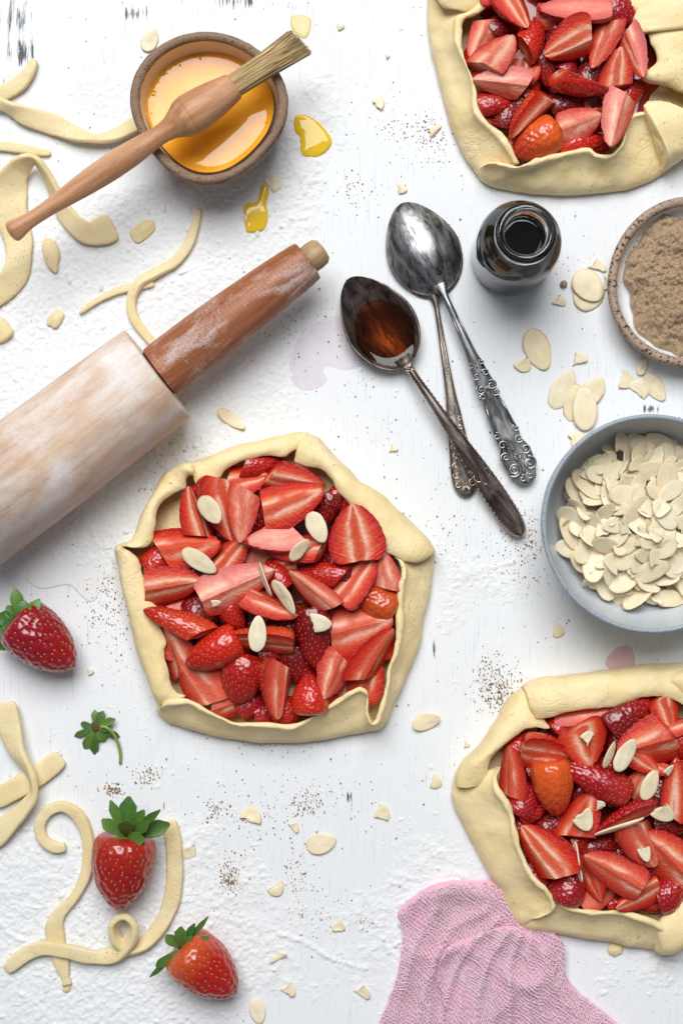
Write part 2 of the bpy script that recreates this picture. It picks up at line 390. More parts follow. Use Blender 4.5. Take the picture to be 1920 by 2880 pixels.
MAT = dict(table=mat_table(), flour=mat_flour(), dough=mat_dough(), scrap=mat_dough('dough_trimming', (0.75, 0.60, 0.315)), skin=mat_skin(), flesh=mat_flesh(),
           seed=mat_simple('seed', (0.55, 0.27, 0.05), 0.4), leaf=mat_leaf(), egg=mat_egg(), eggdrop=mat_eggdrop(), almond=mat_almond(), sugar=mat_sugar(),
           thread=mat_thread(), gauze=mat_gauze(), glass=mat_glass(), bristle=mat_bristle(),
           stem=mat_simple('stem_green', (0.22, 0.34, 0.07), 0.45), hull=mat_simple('hull_core', (0.10, 0.05, 0.015), 0.7), stemtip=mat_simple('stem_tip', (0.03, 0.02, 0.01), 0.6),
           beech=mat_wood('beech_wood', (0.62, 0.34, 0.185), (0.42, 0.19, 0.085)),
           pin=mat_wood('pale_floured_wood', (0.66, 0.42, 0.24), (0.50, 0.26, 0.125), 0.8, flour=1.15),
           grip=mat_wood('red_brown_floured_wood', (0.44, 0.165, 0.075), (0.28, 0.090, 0.036), 0.8, flour=0.36, rings=True),
           nub=mat_wood('nub_wood', (0.50, 0.36, 0.20), (0.36, 0.23, 0.11), 1.0, flour=0.1),
           stoneware=mat_ceramic('raw_stoneware', (0.26, 0.165, 0.105), (0.09, 0.055, 0.035), 0.58, 900, 0.8, 0.6, (0.42, 0.32, 0.24)),
           slip=mat_ceramic('cream_glaze', (0.76, 0.69, 0.60), (0.35, 0.22, 0.12), 0.74, 500, 0.3, 0.05),
           plate_rim=mat_ceramic('speckled_rim', (0.40, 0.275, 0.20), (0.030, 0.018, 0.014), 0.55, 520, 0.6, 0.4),
           plate_in=mat_ceramic('white_speckled_glaze', (0.80, 0.80, 0.81), (0.06, 0.035, 0.03), 0.63, 480, 0.25, 0.05),
           bluebowl=mat_ceramic('blue_grey_glaze', (0.60, 0.635, 0.655), (0.28, 0.31, 0.34), 0.66, 900, 0.32, 0.08),
           bluerim=mat_ceramic('worn_blue_rim', (0.33, 0.37, 0.42), (0.15, 0.17, 0.21), 0.6, 700, 0.4, 0.1),
           silver_a=mat_silver('tarnished_brown_silver', (0.055, 0.040, 0.036), (0.30, 0.24, 0.21), 0.28),
           silver_b=mat_silver('tarnished_dark_silver', (0.055, 0.056, 0.062), (0.50, 0.49, 0.48), 0.26),
           silver_c=mat_silver('tarnished_warm_silver', (0.09, 0.07, 0.06), (0.42, 0.36, 0.31), 0.26),
           bright=mat_simple('polished_relief_silver', (0.36, 0.355, 0.35), 0.34, metal=1.0),
           bright_w=mat_simple('warm_relief_silver', (0.50, 0.41, 0.33), 0.28, metal=1.0),
           gap_shade=mat_simple('painted_gap_shade', (0.016, 0.015, 0.017), 0.5, metal=0.5),  # near-black colour standing in for shade in the rolling pin's joint
           vanilla=mat_simple('vanilla_extract', (0.50, 0.105, 0.014), 0.02, trans=1.0, ior=1.36),
           liquid=mat_simple('black_vanilla_liquid', (0.004, 0.003, 0.003), 0.05, spec=0.5),
           grain=mat_grain(), juice=mat_simple('strawberry_juice', (0.30, 0.020, 0.014), 0.10, spec=0.5, sss=0.2, sssr=(1, .2, .1), ssss=0.003),
           spill=mat_spill('pale_violet_spill', (0.72, 0.58, 0.68), 0.30), eggfilm=mat_spill('thin_egg_film', (0.86, 0.68, 0.22), 0.75), stain=mat_spill('pink_stain', (0.86, 0.46, 0.48), 0.6),
           flourpaste=mat_simple('damp_flour', (0.77, 0.765, 0.75), 0.75, spec=0.2))
#PART2
# ------------------------------------------------------------------ the table and the flour on it
tb = mk('tabletop', [(-5000, -5000, 0), (5000, -5000, 0), (5000, 5000, 0), (-5000, 5000, 0)], [(0, 1, 2, 3)], MAT['table'], base=(0, 0, 0), smooth=False, kind='structure')
tb['label'] = 'white painted wooden tabletop with vertical grain and worn dark patches'; tb['category'] = 'tabletop'

def build_flour():
    st = 3.4
    xs = np.arange(-40, 1964, st); ys = np.arange(-40, 2924, st); nx, ny = len(xs), len(ys)
    X, Y = np.meshgrid(xs, ys); P = np.stack([X.ravel(), Y.ravel(), np.zeros(X.size)], 1)
    d = np.full(X.size, -0.55)
    for (x, y, rx, ry, w) in ((230, 215, 130, 110, .75), (420, 480, 260, 120, .85), (560, 450, 170, 130, .8), (650, 330, 120, 160, .55), (180, 560, 240, 190, .75), (120, 780, 200, 200, .8), (480, 620, 240, 130, .65),
                              (330, 800, 200, 130, .5), (330, 1150, 190, 130, 1.0), (200, 1250, 190, 110, .9), (480, 960, 150, 90, .9), (600, 880, 120, 110, .9), (560, 1000, 150, 90, .55), (60, 920, 120, 110, .7),
                              (240, 2080, 330, 200, .8), (120, 2260, 300, 160, .85), (420, 2280, 260, 130, .75), (60, 1960, 150, 150, .6), (450, 1950, 120, 160, .5), (990, 1980, 150, 220, .75), (900, 2200, 150, 130, .6), (1000, 2120, 120, 120, .6),
                              (1030, 1350, 80, 230, .55), (1180, 1370, 140, 110, .55), (1450, 2240, 160, 100, .75), (1000, 700, 190, 100, .25), (760, 200, 120, 120, .42), (700, 1350, 60, 60, .2), (330, 1600, 150, 200, .35), (560, 2200, 130, 90, .5), (640, 2120, 150, 150, .35)):
        X0, Y0 = x * DS, y * DS
        d += w * np.exp(-(((P[:, 0] - X0) / (rx * DS)) ** 2 + ((P[:, 1] - Y0) / (ry * DS)) ** 2))
    n = fbm(P, 80, 3, 5); cl = fbm(P, 13, 9, 3); spk = vnoise(P, 6, 5)
    m = d + 0.52 * n + 0.10 * cl
    # sparse dust specks all over the sheet
    h = np.clip(m * 2.2, 0, 1) * (2.4 + 3.0 * np.clip(cl + 0.2, 0, 2) + 1.6 * spk + 3.0 * np.clip(n, 0, 1))
    spark = np.clip(fbm(P, 9, 21, 2) - 0.52, 0, 1) * 20 * np.clip(m + 0.6, 0, 1)
    lump = np.clip(fbm(P, 22, 77, 3) - 0.36, 0, 1) * 32 * np.clip(m + 0.25, 0, 1)
    # a scraped ridge of flour with a soft crest
    def ridge(pts, wd, ht):
        nonlocal h
        c = catmull([D(*p) for p in pts], 8); best = np.full(P.shape[0], 1e9)
        for q in c: best = np.minimum(best, (P[:, 0] - q[0]) ** 2 + (P[:, 1] - q[1]) ** 2)
        h = np.maximum(h, ht * np.exp(-best / wd ** 2) * (0.7 + 0.6 * cl) - 0.8)
    ridge([(640, 2145), (700, 2165), (760, 2200), (840, 2225)], 9, 8); ridge([(1050, 1340), (1110, 1310), (1180, 1290)], 8, 6); ridge([(300, 565), (340, 560), (380, 568)], 8, 7); ridge([(1490, 2175), (1540, 2200), (1590, 2195)], 12, 10)
    ridge([(0, 2120), (30, 2150), (60, 2160)], 10, 10); ridge([(1060, 1300), (1100, 1270)], 9, 5)
    h = np.maximum(h, spark); h = np.maximum(h, lump) - 0.35
    h = np.minimum(h, 16)
    keep = h > 0.0
    H = h.reshape(ny, nx); K = keep.reshape(ny, nx)
    cell = K[:-1, :-1] | K[1:, :-1] | K[:-1, 1:] | K[1:, 1:]
    jj, ii = np.nonzero(cell)
    a = jj * nx + ii; F = np.stack([a + nx, a + nx + 1, a + 1, a], 1)
    used = np.unique(F); remap = np.full(nx * ny, -1); remap[used] = np.arange(len(used)); F = remap[F]
    jit = 1.2 * np.stack([vnoise(P[used], 5, 41), vnoise(P[used], 5, 42)], 1)
    V = np.stack([P[used, 0] - 960 + jit[:, 0], 1440 - P[used, 1] + jit[:, 1], np.maximum(H.ravel()[used], -0.6)], 1)
    me = bpy.data.meshes.new('scattered_flour'); me.vertices.add(len(V)); me.vertices.foreach_set('co', (V * U).ravel())
    me.loops.add(F.size); me.loops.foreach_set('vertex_index', F.ravel().astype(np.int32)); me.polygons.add(len(F)); me.polygons.foreach_set('loop_start', np.arange(0, F.size, 4, dtype=np.int32))
    me.polygons.foreach_set('use_smooth', np.ones(len(F), bool)); me.materials.append(MAT['flour']); me.update(calc_edges=True); me.validate()
    o = bpy.data.objects.new('scattered_flour', me); col.objects.link(o)
    tag(o, 'white flour dusted and clumped over the tabletop', 'flour', kind='stuff')
build_flour()

def blob_mesh(outline, h, n_rings=7, z0=1.0, edge=1.8, seed=0, noise=0.0):
    """a domed puddle over an outline (units, world xy)"""
    O = np.asarray(outline, float); c = O.mean(0); V = []; m = len(O)
    for k in range(n_rings):
        t = 1 - k / n_rings
        z = z0 + h * (1 - t ** edge)
        for p in O: V.append((*(c + (p - c) * t), z if k else 0.2))
    V.append((c[0], c[1], z0 + h)); V = np.array(V); F = grid_faces(n_rings, m, cv=True)
    last = (n_rings - 1) * m
    F += [(last + j, last + (j + 1) % m, len(V) - 1) for j in range(m)]
    if noise: V[:, 2] += noise * vnoise(V, 40, seed) * (V[:, 2] > 0.5)
    return V, F
def pool_mesh(outline, h, st=3.0, soft=14.0):
    """a shallow pool with a rounded rim over any outline (units, world xy)"""
    O = np.asarray(outline, float); x0, y0 = O.min(0) - st; x1, y1 = O.max(0) + st
    xs = np.arange(x0, x1 + st, st); ys = np.arange(y0, y1 + st, st); X, Y = np.meshgrid(xs, ys); P = np.stack([X.ravel(), Y.ravel()], 1)
    ins = inside(O, P[:, 0], P[:, 1])
    best = np.full(len(P), 1e18); near = np.zeros_like(P)
    A = O; B = np.roll(O, -1, 0)
    for p, q in zip(A, B):
        d = q - p; t = np.clip(((P - p) @ d) / (d @ d + 1e-9), 0, 1); c = p + t[:, None] * d; dd = ((P - c) ** 2).sum(1); k = dd < best
        best = np.where(k, dd, best); near[k] = c[k]
    dist = np.sqrt(best) * np.where(ins, 1, -1)
    nx, ny = len(xs), len(ys); I = ins.reshape(ny, nx); cell = I[:-1, :-1] | I[1:, :-1] | I[:-1, 1:] | I[1:, 1:]
    jj, ii = np.nonzero(cell); a = jj * nx + ii; F = np.stack([a, a + 1, a + nx + 1, a + nx], 1)
    P2 = np.where(ins[:, None], P, near); z = np.where(dist > 0, h * np.sqrt(np.clip(1 - (1 - np.clip(dist / soft, 0, 1)) ** 2, 0, 1)), 0) + 0.3
    used = np.unique(F); rm = np.full(len(P), -1); rm[used] = np.arange(len(used))
    return np.concatenate([P2[used], z[used][:, None]], 1), [tuple(f) for f in rm[F]]
def outlineD(pts, z=0, n=8):
    return [W(*D(*p), z)[:2] for p in catmull(pts, n, True)]
def outline_ccw(pts):
    a = 0
    for i in range(len(pts)): x0, y0 = pts[i - 1]; x1, y1 = pts[i]; a += x0 * y1 - x1 * y0
    return pts if a > 0 else pts[::-1]
def puddle(name, pts, h, mat, label, cat, kind=None, **kw):
    lift = kw.pop('lift', 0); O = outline_ccw(outlineD(pts)); v, f = pool_mesh(O, h, **kw)
    v[:, 2] = np.where(v[:, 2] > 0.5, v[:, 2] + lift, 0.2)
    return tag(mk(name, v, f, mat), label, cat, kind=kind)
puddle('egg_puddle', [(676, 270), (690, 264), (712, 268), (740, 290), (762, 322), (752, 345), (730, 360), (705, 362), (690, 350), (688, 320), (676, 300)], 6, MAT['eggdrop'], 'big drop of spilled yellow egg to the right of the egg bowl', 'egg spill', lift=3, soft=34)
puddle('egg_puddle', [(596, 442), (602, 425), (616, 428), (617, 450), (612, 470), (616, 490), (612, 520), (600, 532), (568, 535), (562, 510), (558, 490), (565, 470), (585, 465), (594, 455)], 5, MAT['eggdrop'], 'long hooked smear of spilled yellow egg below the egg bowl', 'egg spill', lift=7, soft=20)
puddle('egg_puddle', [(668, 40), (680, 34), (700, 36), (714, 46), (712, 72), (700, 90), (680, 80), (668, 60)], 3, MAT['eggfilm'], 'thin film of egg under the bristle tip of the brush', 'egg spill')
puddle('vanilla_spill', [(665, 830), (690, 770), (740, 735), (790, 722), (830, 740), (850, 790), (842, 830), (800, 850), (752, 842), (742, 856), (752, 872), (730, 892), (690, 896), (664, 868)], 1.6, MAT['spill'], 'pale violet spill of diluted vanilla beside the filled spoon', 'spill', soft=10)
puddle('juice_stain', [(1390, 1530), (1400, 1500), (1425, 1484), (1450, 1488), (1456, 1530), (1430, 1545)], 1.2, MAT['stain'], 'small pink juice stain above the lower right galette', 'stain', soft=8)
puddle('flour_paste', [(62, 1330), (80, 1300), (120, 1290), (160, 1268), (210, 1280), (240, 1300), (235, 1345), (215, 1382), (190, 1372), (160, 1345), (120, 1350), (90, 1352)], 2.2, MAT['flourpaste'], 'dried smooth smear of damp flour below the rolling pin', 'flour', kind='stuff', soft=5)

# ------------------------------------------------------------------ egg bowl
def warp_bowl(a):
    return 1 + 0.018 * math.cos(2 * a + 0.6) + 0.030 * math.cos(3 * a - 1.2) + 0.016 * math.cos(4 * a + 0.3)
def bowl(name, cpx, R, h, wall, foot, label, cat, mats, warp=None, inner_depth=20, rim_round=8, n=96, lip_noise=0.0, inner_foot=None):
    c = W(*cpx, h); Rr = R * fz(h); base = (c.x, c.y, 0)
    t = thing(name, base, label, cat)
    fo = foot; fi = inner_foot or foot * 0.8
    pout = [(fo * 0.0 + 1, 0), (fo * 0.92, 0), (fo, 5)]
    for k in range(1, 9):
        s = k / 8; pout.append((fo + (Rr - fo) * math.sin(s * math.pi / 2) ** 0.85, 5 + (h - rim_round - 5) * (1 - math.cos(s * math.pi / 2)) ** 0.9))
    rim = [(Rr, h - rim_round), (Rr - wall * 0.12, h - rim_round * 0.3), (Rr - wall * 0.4, h), (Rr - wall * 0.7, h - rim_round * 0.1), (Rr - wall * 0.95, h - rim_round * 0.6), (Rr - wall * 1.02, h - rim_round * 1.1)]
    pin_ = []
    for k in range(9):
        s = k / 8; pin_.append((fi + (Rr - wall * 1.02 - fi) * math.cos(s * math.pi / 2) ** 0.8, inner_depth + (h - rim_round * 1.1 - inner_depth) * (1 - math.sin(s * math.pi / 2)) ** 1.15))
    pin_ += [(fi * 0.5, inner_depth), (1, inner_depth)]
    for nm, pr, mt in (('outer_wall', pout, mats[0]), ('rim', rim, mats[1]), ('glazed_inside', pin_, mats[2])):
        V, F = lathe(pr, n, c.x, c.y, warp)
        if nm == 'rim' and lip_noise:
            V = V + (lip_noise * np.stack([vnoise(V, 18, 1), vnoise(V, 18, 2), vnoise(V, 26, 3)], 1))
        mk(nm, V, F, mt, t)
    return t, c
egg_bowl, ebc = bowl('egg_wash_bowl', D(478, 241), 176 * DS, 195, 25, 120, 'small brown stoneware bowl with cream glaze holding beaten egg', 'bowl', (MAT['stoneware'], MAT['stoneware'], MAT['slip']), warp_bowl, 30, 12, lip_noise=1.8)
# the egg: a flat pool meeting the glaze with a thin meniscus
ze = 106; ec = W(*D(480, 250), ze)
Ve, Fe = lathe([(1, ze), (60, ze), (120, ze), (150, ze + 0.3), (160, ze + 1.5), (171, ze + 5)], 96, ec.x, ec.y, warp_bowl)
egg = tag(mk('beaten_egg', Ve, Fe, MAT['egg']), 'bright orange beaten egg filling the small stoneware bowl', 'egg wash')

parts = []; rb_ = random.Random(9)
for k in range(70):
    a = rb_.choice([rb_.gauss(2.75, .25), rb_.gauss(2.0, .5), rb_.uniform(0, 6.28)]); rr = 158 - abs(rb_.gauss(0, 7)); r = rb_.uniform(1.2, 3.6); x = ec.x + rr * math.cos(a) * warp_bowl(a); y = ec.y + rr * math.sin(a) * warp_bowl(a)
    V, F = lathe([(r, -0.3), (r * .9, r * .35), (r * .6, r * .65), (0.05, r * .8)], 8, x, y); V[:, 2] += ze + 1; parts.append((V, F))
v, f = merge(parts); fr = mk('froth', v, f, MAT['eggdrop'], egg, base=BASES[egg.name]['base'], kind='stuff')
# ------------------------------------------------------------------ things laid along an axis (brush, pin, spoons)
def axis_thing(name, p0, p1, label, cat):
    """Empty whose local +X runs from p0 to p1 (units)"""
    p0 = Vector(p0); p1 = Vector(p1)
    o = bpy.data.objects.new(name, None); col.objects.link(o); o.empty_display_size = 0.01
    x = (p1 - p0).normalized(); y = Vector((0, 0, 1)).cross(x).normalized(); z = x.cross(y)
    o.matrix_world = Matrix.Translation(p0 * U) @ Matrix((x, y, z)).transposed().to_4x4()
    BASES[o.name] = {'base': Vector((0, 0, 0))}
    tag(o, label, cat); return o, (p1 - p0).length
def xlathe(prof, n=40, sy=1.0, sz=1.0, cz=0):
    V = []
    for x, r in prof:
        for k in range(n):
            a = 2 * math.pi * k / n
            V.append((x, r * sy * math.cos(a), cz + r * sz * math.sin(a)))
    F = [f[::-1] for f in grid_faces(len(prof), n, cv=True)]
    F.append(tuple(range(n))); F.append(tuple(range(len(prof) * n - 1, (len(prof) - 1) * n - 1, -1)))
    return np.array(V), [f[::-1] for f in F]
def smoothprof(P, n=5): return [tuple(p) for p in catmull(P, n)]

# pastry brush: lies across the rim of the egg bowl
zb = 232
br, brl = axis_thing('pastry_brush', W(*D(22, 537), zb - 6), W(*D(705, 88), zb - 8), 'beech wood pastry brush lying across the egg bowl', 'pastry brush')
s = brl / 818.0
prof = smoothprof([(0, 8), (3, 19), (10, 25), (22, 24), (50, 18.5), (95, 18), (150, 22), (210, 27), (270, 30), (330, 29), (375, 25), (410, 22.5), (440, 26), (462, 36), (476, 44), (490, 47.5)], 4)
v, f = xlathe([(x * s, r * s) for x, r in prof], 40); mk('handle', v, f, MAT['beech'], br)
prof = [(490, 46.5), (500, 48.5), (540, 45), (580, 39), (612, 32.5), (618, 30), (619, 26)]
v, f = xlathe([(x * s, r * s) for x, r in smoothprof(prof, 3)], 40); mk('ferrule_head', v, f, MAT['beech'], br)
parts = []
for k in range(950):
    a = random.uniform(0, 2 * math.pi); rr = math.sqrt(random.random())
    y0, z0 = 26 * rr * math.cos(a), 26 * rr * math.sin(a)
    ln = random.uniform(182, 194) - 0.25 * y0
    y1 = y0 * 1.38 + random.gauss(0, 1.2) + 2 + 3 * math.sin(z0 * .3 + y0 * .2); z1 = z0 * 0.7 - 8 + random.gauss(0, 1.5)
    p = [(612, y0, z0), (612 + ln * .5, y0 * 1.08 + random.gauss(0, 1) + 1, z0 * 0.9 - 2), (612 + ln, y1, z1)]
    p = catmull(p, 2) * s
    parts.append(tube(p, [1.7, 1.6, 1.4, 1.1, 0.5], 4, False))
v, f = merge(parts); mk('bristles', v, f, MAT['bristle'], br, kind='stuff')

# rolling pin
rp = 127 * DS; zp = rp * 0.965
p_end = W(*D(363, 858), zp); q = W(*D(0, 1132), zp); dirp = (p_end - q).normalized()
start = p_end - dirp * 700
pin, pl = axis_thing('rolling_pin', start, p_end, 'wooden rolling pin dusted with flour, red brown handle', 'rolling pin')
k = 0.965 * DS
v, f = xlathe([(0, rp * .965 * 1.05), (350, rp * .965 * 1.03), (620, rp * .965 * 1.0), (692, rp * .965 * .985), (698, rp * .965 * .975), (700, rp * .965 * .955)], 72); mk('roller', v, f, MAT['pin'], pin)
hp = [(703, 50), (704, 60), (712, 64), (760, 65), (860, 64), (960, 60), (1040, 55), (1085, 50), (1092, 46), (1093, 30)]
v, f = xlathe([(700 + (x - 700) * 1.30, r * k) for x, r in smoothprof(hp, 3)], 56); mk('handle', v, f, MAT['grip'], pin)
hx = 700 + (1093 - 700) * 1.30
v, f = xlathe([(hx - 6, 30 * k), (hx - 4, 33 * k), (hx + 22, 34 * k), (hx + 40, 32 * k), (hx + 50, 25 * k), (hx + 53, 12 * k)], 40); mk('end_knob', v, f, MAT['nub'], pin)
v, f = xlathe([(699, 20 * k), (699.5, 58 * k), (704, 58 * k), (704.5, 20 * k)], 40); mk('gap_shade_disc', v, f, MAT['gap_shade'], pin)  # black disc added between roller and handle, painting in the shade there

# ------------------------------------------------------------------ spoons
def spoon_bowl(L, Wd, depth, concave, x0, thick=4, nu=28, nv=20, lift=0):
    """egg-shaped spoon bowl from x0 (neck) to x0+L (tip); double skinned"""
    def rim(t):   # half width along 0..1
        return 0.5 * Wd * (math.sin(math.pi * t ** 0.88) ** 0.52) * (1.0 - 0.12 * max(0.0, t - 0.45) / 0.55)
    top = []; bot = []
    for i in range(nu + 1):
        t = i / nu; tt = 0.5 - 0.5 * math.cos(math.pi * t); w = max(rim(min(max(tt, 0.0005), 0.9995)), 0.8)
        for j in range(nv + 1):
            s_ = -1 + 2 * j / nv
            e = math.sin(math.pi * min(1, max(0, tt)) ** 0.85) ** 0.75
            d = depth * e * (1 - abs(s_) ** 2.3)
            z = -d if concave else d
            top.append((x0 + L * tt, s_ * w, z + thick / 2 + lift)); bot.append((x0 + L * tt, s_ * w * 0.995, z - thick / 2 + lift))
    n = (nu + 1) * (nv + 1); V = np.array(top + bot); g = grid_faces(nu + 1, nv + 1)
    F = [f for f in g] + [tuple(i + n for i in f[::-1]) for f in g]
    ring = [i * (nv + 1) for i in range(nu + 1)] + [nu * (nv + 1) + j for j in range(1, nv + 1)] + [i * (nv + 1) + nv for i in range(nu - 1, -1, -1)] + [j for j in range(nv - 1, 0, -1)]
    for a, b in zip(ring, ring[1:] + ring[:1]): F.append((a, b, b + n, a + n))
    return V, [f[::-1] for f in F]
def strip_bar(stations, thick, camber=0.0, nseg=8, jag=None):
    """bar along x: stations (x, halfwidth, zc); rounded section"""
    S = catmull(stations, 6); V = []; n = 16
    for i, (x, w, z) in enumerate(S):
        ww = w + (jag(x) if jag else 0)
        for k in range(n):
            a = 2 * math.pi * k / n
            c, sn = math.cos(a), math.sin(a)
            y = ww * math.copysign(abs(c) ** 0.75, c)
            V.append((x, y, z + thick * math.copysign(abs(sn) ** 0.8, sn) * (1 + camber * (1 - (y / max(ww, 1)) ** 2))))
    F = grid_faces(len(S), n, cv=True); F.append(tuple(range(n - 1, -1, -1))); F.append(tuple(range((len(S) - 1) * n, len(S) * n)))
    return np.array(V), F
def spiral(cx, cy, r, turns, a0, z, rad, sgn=1, lead=0):
    P = []
    for k in range(int(14 * turns) + 1):
        t = k / (14 * turns); a = a0 + sgn * t * turns * 2 * math.pi
        rr = r * (1 - 0.85 * t)
        P.append((cx + rr * math.cos(a), cy + rr * math.sin(a), z))
    return tube(P, np.linspace(rad, rad * 0.55, len(P)), 6)
def bead(x, y, z, r):
    V, F = lathe([(0.05 * r, r), (0.7 * r, 0.7 * r), (r, 0), (0.7 * r, -0.7 * r), (0.05 * r, -r)], 8, 0, 0)
    V = V + np.array((x, y, z)); return V, F

# spoon with vanilla: handle end -> bowl tip along +X
a0 = W(*D(1196, 1228), 18); a1 = W(*D(801, 641), 50)
spA, la = axis_thing('vanilla_spoon', a0, a1, 'brown tarnished teaspoon holding dark vanilla extract', 'spoon'); kA = la / 707.0
def hz(x, lo, hi, mid): return lo
st = [(0, 6, 8), (6, 14, 8), (20, 20, 8), (50, 25, 10), (110, 26, 16), (180, 23, 22), (260, 17, 26), (340, 11.5, 26), (400, 9, 20), (440, 8, 10), (462, 10, 2), (480, 17, -3), (492, 20, -3)]
v, f = strip_bar([(x * kA, w * kA, z) for x, w, z in st], 6.5, 0.5); mk('handle', v, f, MAT['silver_a'], spA)
v, f = spoon_bowl(238 * kA, 168 * kA, 44, True, 470 * kA, 5, lift=6); mk('spoon_bowl', v, f, MAT['silver_a'], spA)
# bright raised rope along both edges of the handle
P = []
S = catmull([(x * kA, w * kA, z) for x, w, z in st], 10)
for sg in (-1, 1):
    for i in range(4, len(S) - 20, 1):
        if i % 2: P.append(bead(S[i][0], sg * (S[i][1] - 1.5), S[i][2] + 4, 3.4))
for (x, y, r, t, sg) in ((165, 8, 13, 1.6, 1), (165, -9, 13, 1.6, -1), (185, 9, 10, 1.3, 1), (187, -9, 10, 1.3, -1), (205, 5, 7, 1, 1), (208, -6, 7, 1, -1), (148, 0, 8, 1, 1)):
    P.append(spiral(x * kA, y * kA, r * kA, t, 0.5, 27, 2.2, sg))
for x in (430, 440, 450, 460): P.append(spiral(x * kA, 4, 7, 1, 1, 12, 2.0)); P.append(spiral(x * kA, -4, 7, 1, 1, 12, 2.0, -1))
for a in (-0.5, -0.25, 0, 0.25, 0.5): P.append(tube([(455 * kA, 0, 12), (478 * kA, 26 * math.sin(a) * kA, 9)], [2.5, 1.2], 6))
v, f = merge(P); mk('chased_border', v, f, MAT['bright_w'], spA, kind='stuff')
# the vanilla lies in the deep half of the spoon
V = []; n = 40
for kx in range(8):
    t = 1 - kx / 7.0
    for j in range(n):
        a = 2 * math.pi * j / n
        V.append(((560 + 80 * t * math.cos(a)) * kA, 68 * t * math.sin(a) * kA * (1 - 0.06 * math.cos(a)), -10 + 6 * t ** 7))
F = [f_ for f_ in grid_faces(8, n, cv=True)]
van = tag(mk('vanilla_extract', np.array(V), F, MAT['vanilla'], base=(0, 0, 0)), 'red brown vanilla extract pooled in the left spoon', 'liquid')
van.matrix_world = spA.matrix_world.copy()

# ornate spoon, back up
b0 = W(*D(1213, 1110), 16); b1 = W(*D(922, 466), 24)
spB, lb = axis_thing('ornate_spoon', b0, b1, 'silver spoon lying back up with ornate scrolled handle end', 'spoon'); kB = lb / 706.0
st = [(0, 8, 6), (8, 20, 7), (30, 31, 8), (60, 36, 9), (85, 34, 10), (105, 25, 12), (118, 29, 12), (150, 27, 13), (190, 24, 15), (215, 20, 17), (250, 22, 19), (275, 18, 22), (300, 17, 24), (320, 13, 26), (380, 10, 28), (440, 8, 26), (470, 9, 20), (488, 16, 16), (500, 20, 14)]
v, f = strip_bar([(x * kB, w * kB, z) for x, w, z in st], 7, 0.5); mk('handle', v, f, MAT['silver_b'], spB)
v, f = spoon_bowl(225 * kB, 172 * kB, 46, False, 481 * kB, 5, lift=-8); mk('spoon_bowl', v, f, MAT['silver_b'], spB)
P = []
for sg in (-1, 1):
    P += [spiral(42 * kB, sg * 19 * kB, 17 * kB, 1.8, 1 + sg, 19, 3.6, sg), spiral(42 * kB, sg * 19 * kB, 11 * kB, 1.2, 2.5, 20, 3, sg), spiral(16 * kB, sg * 9 * kB, 9 * kB, 1.4, 0, 16, 3.0, -sg), spiral(76 * kB, sg * 25 * kB, 12 * kB, 1.5, 2, 19, 3.2, -sg),
          spiral(104 * kB, sg * 20 * kB, 11 * kB, 1.4, 4, 20, 3, sg), spiral(128 * kB, sg * 24 * kB, 9 * kB, 1.3, 0, 20, 2.8, -sg), spiral(240 * kB, sg * 13 * kB, 12 * kB, 1.6, 0.3, 29, 3, sg), spiral(222 * kB, sg * 16 * kB, 9 * kB, 1.2, 2, 28, 2.8, -sg),
          spiral(272 * kB, sg * 11 * kB, 9 * kB, 1.4, 1.2, 32, 2.6, sg), spiral(298 * kB, sg * 14 * kB, 7 * kB, 1.2, 0.2, 32, 2.4, -sg),
          tube([(140 * kB, sg * 24 * kB, 20), (175 * kB, sg * 22 * kB, 22), (205 * kB, sg * 18 * kB, 25)], [2.6, 2.4, 2.2], 6),
          tube([(318 * kB, sg * 9 * kB, 32), (380 * kB, sg * 7 * kB, 35), (450 * kB, sg * 5 * kB, 31)], [1.8, 1.8, 1.4], 6)]
P += [bead(205 * kB, 0, 26, 4), bead(213 * kB, 0, 27, 5), bead(290 * kB, 2, 33, 3.5), bead(300 * kB, 0, 33, 3), bead(310 * kB, 0, 33, 2.5), bead(30 * kB, 0, 18, 6), bead(60 * kB, 4, 20, 6), bead(70 * kB, -5, 20, 5), bead(84 * kB, 2, 21, 5), bead(92 * kB, -3, 21, 4)]
for a in np.linspace(-1.1, 1.1, 7): P.append(tube([(232 * kB, 0, 28), ((232 + 14 * math.cos(a)) * kB, 14 * math.sin(a) * kB, 29)], [3, 1.6], 6))
for a in np.linspace(-2.2, 2.2, 9): P.append(tube([(66 * kB, 0, 20), ((66 + 12 * math.cos(a)) * kB, 12 * math.sin(a) * kB, 21)], [2.8, 1.4], 6))
for a in np.linspace(-1.3, 1.3, 9): P.append(bead((16 - 14 * math.cos(a)) * kB, 22 * math.sin(a) * kB, 11, 4.2))
v, f = merge(P); mk('scrollwork', v, f, MAT['bright'], spB, kind='stuff')

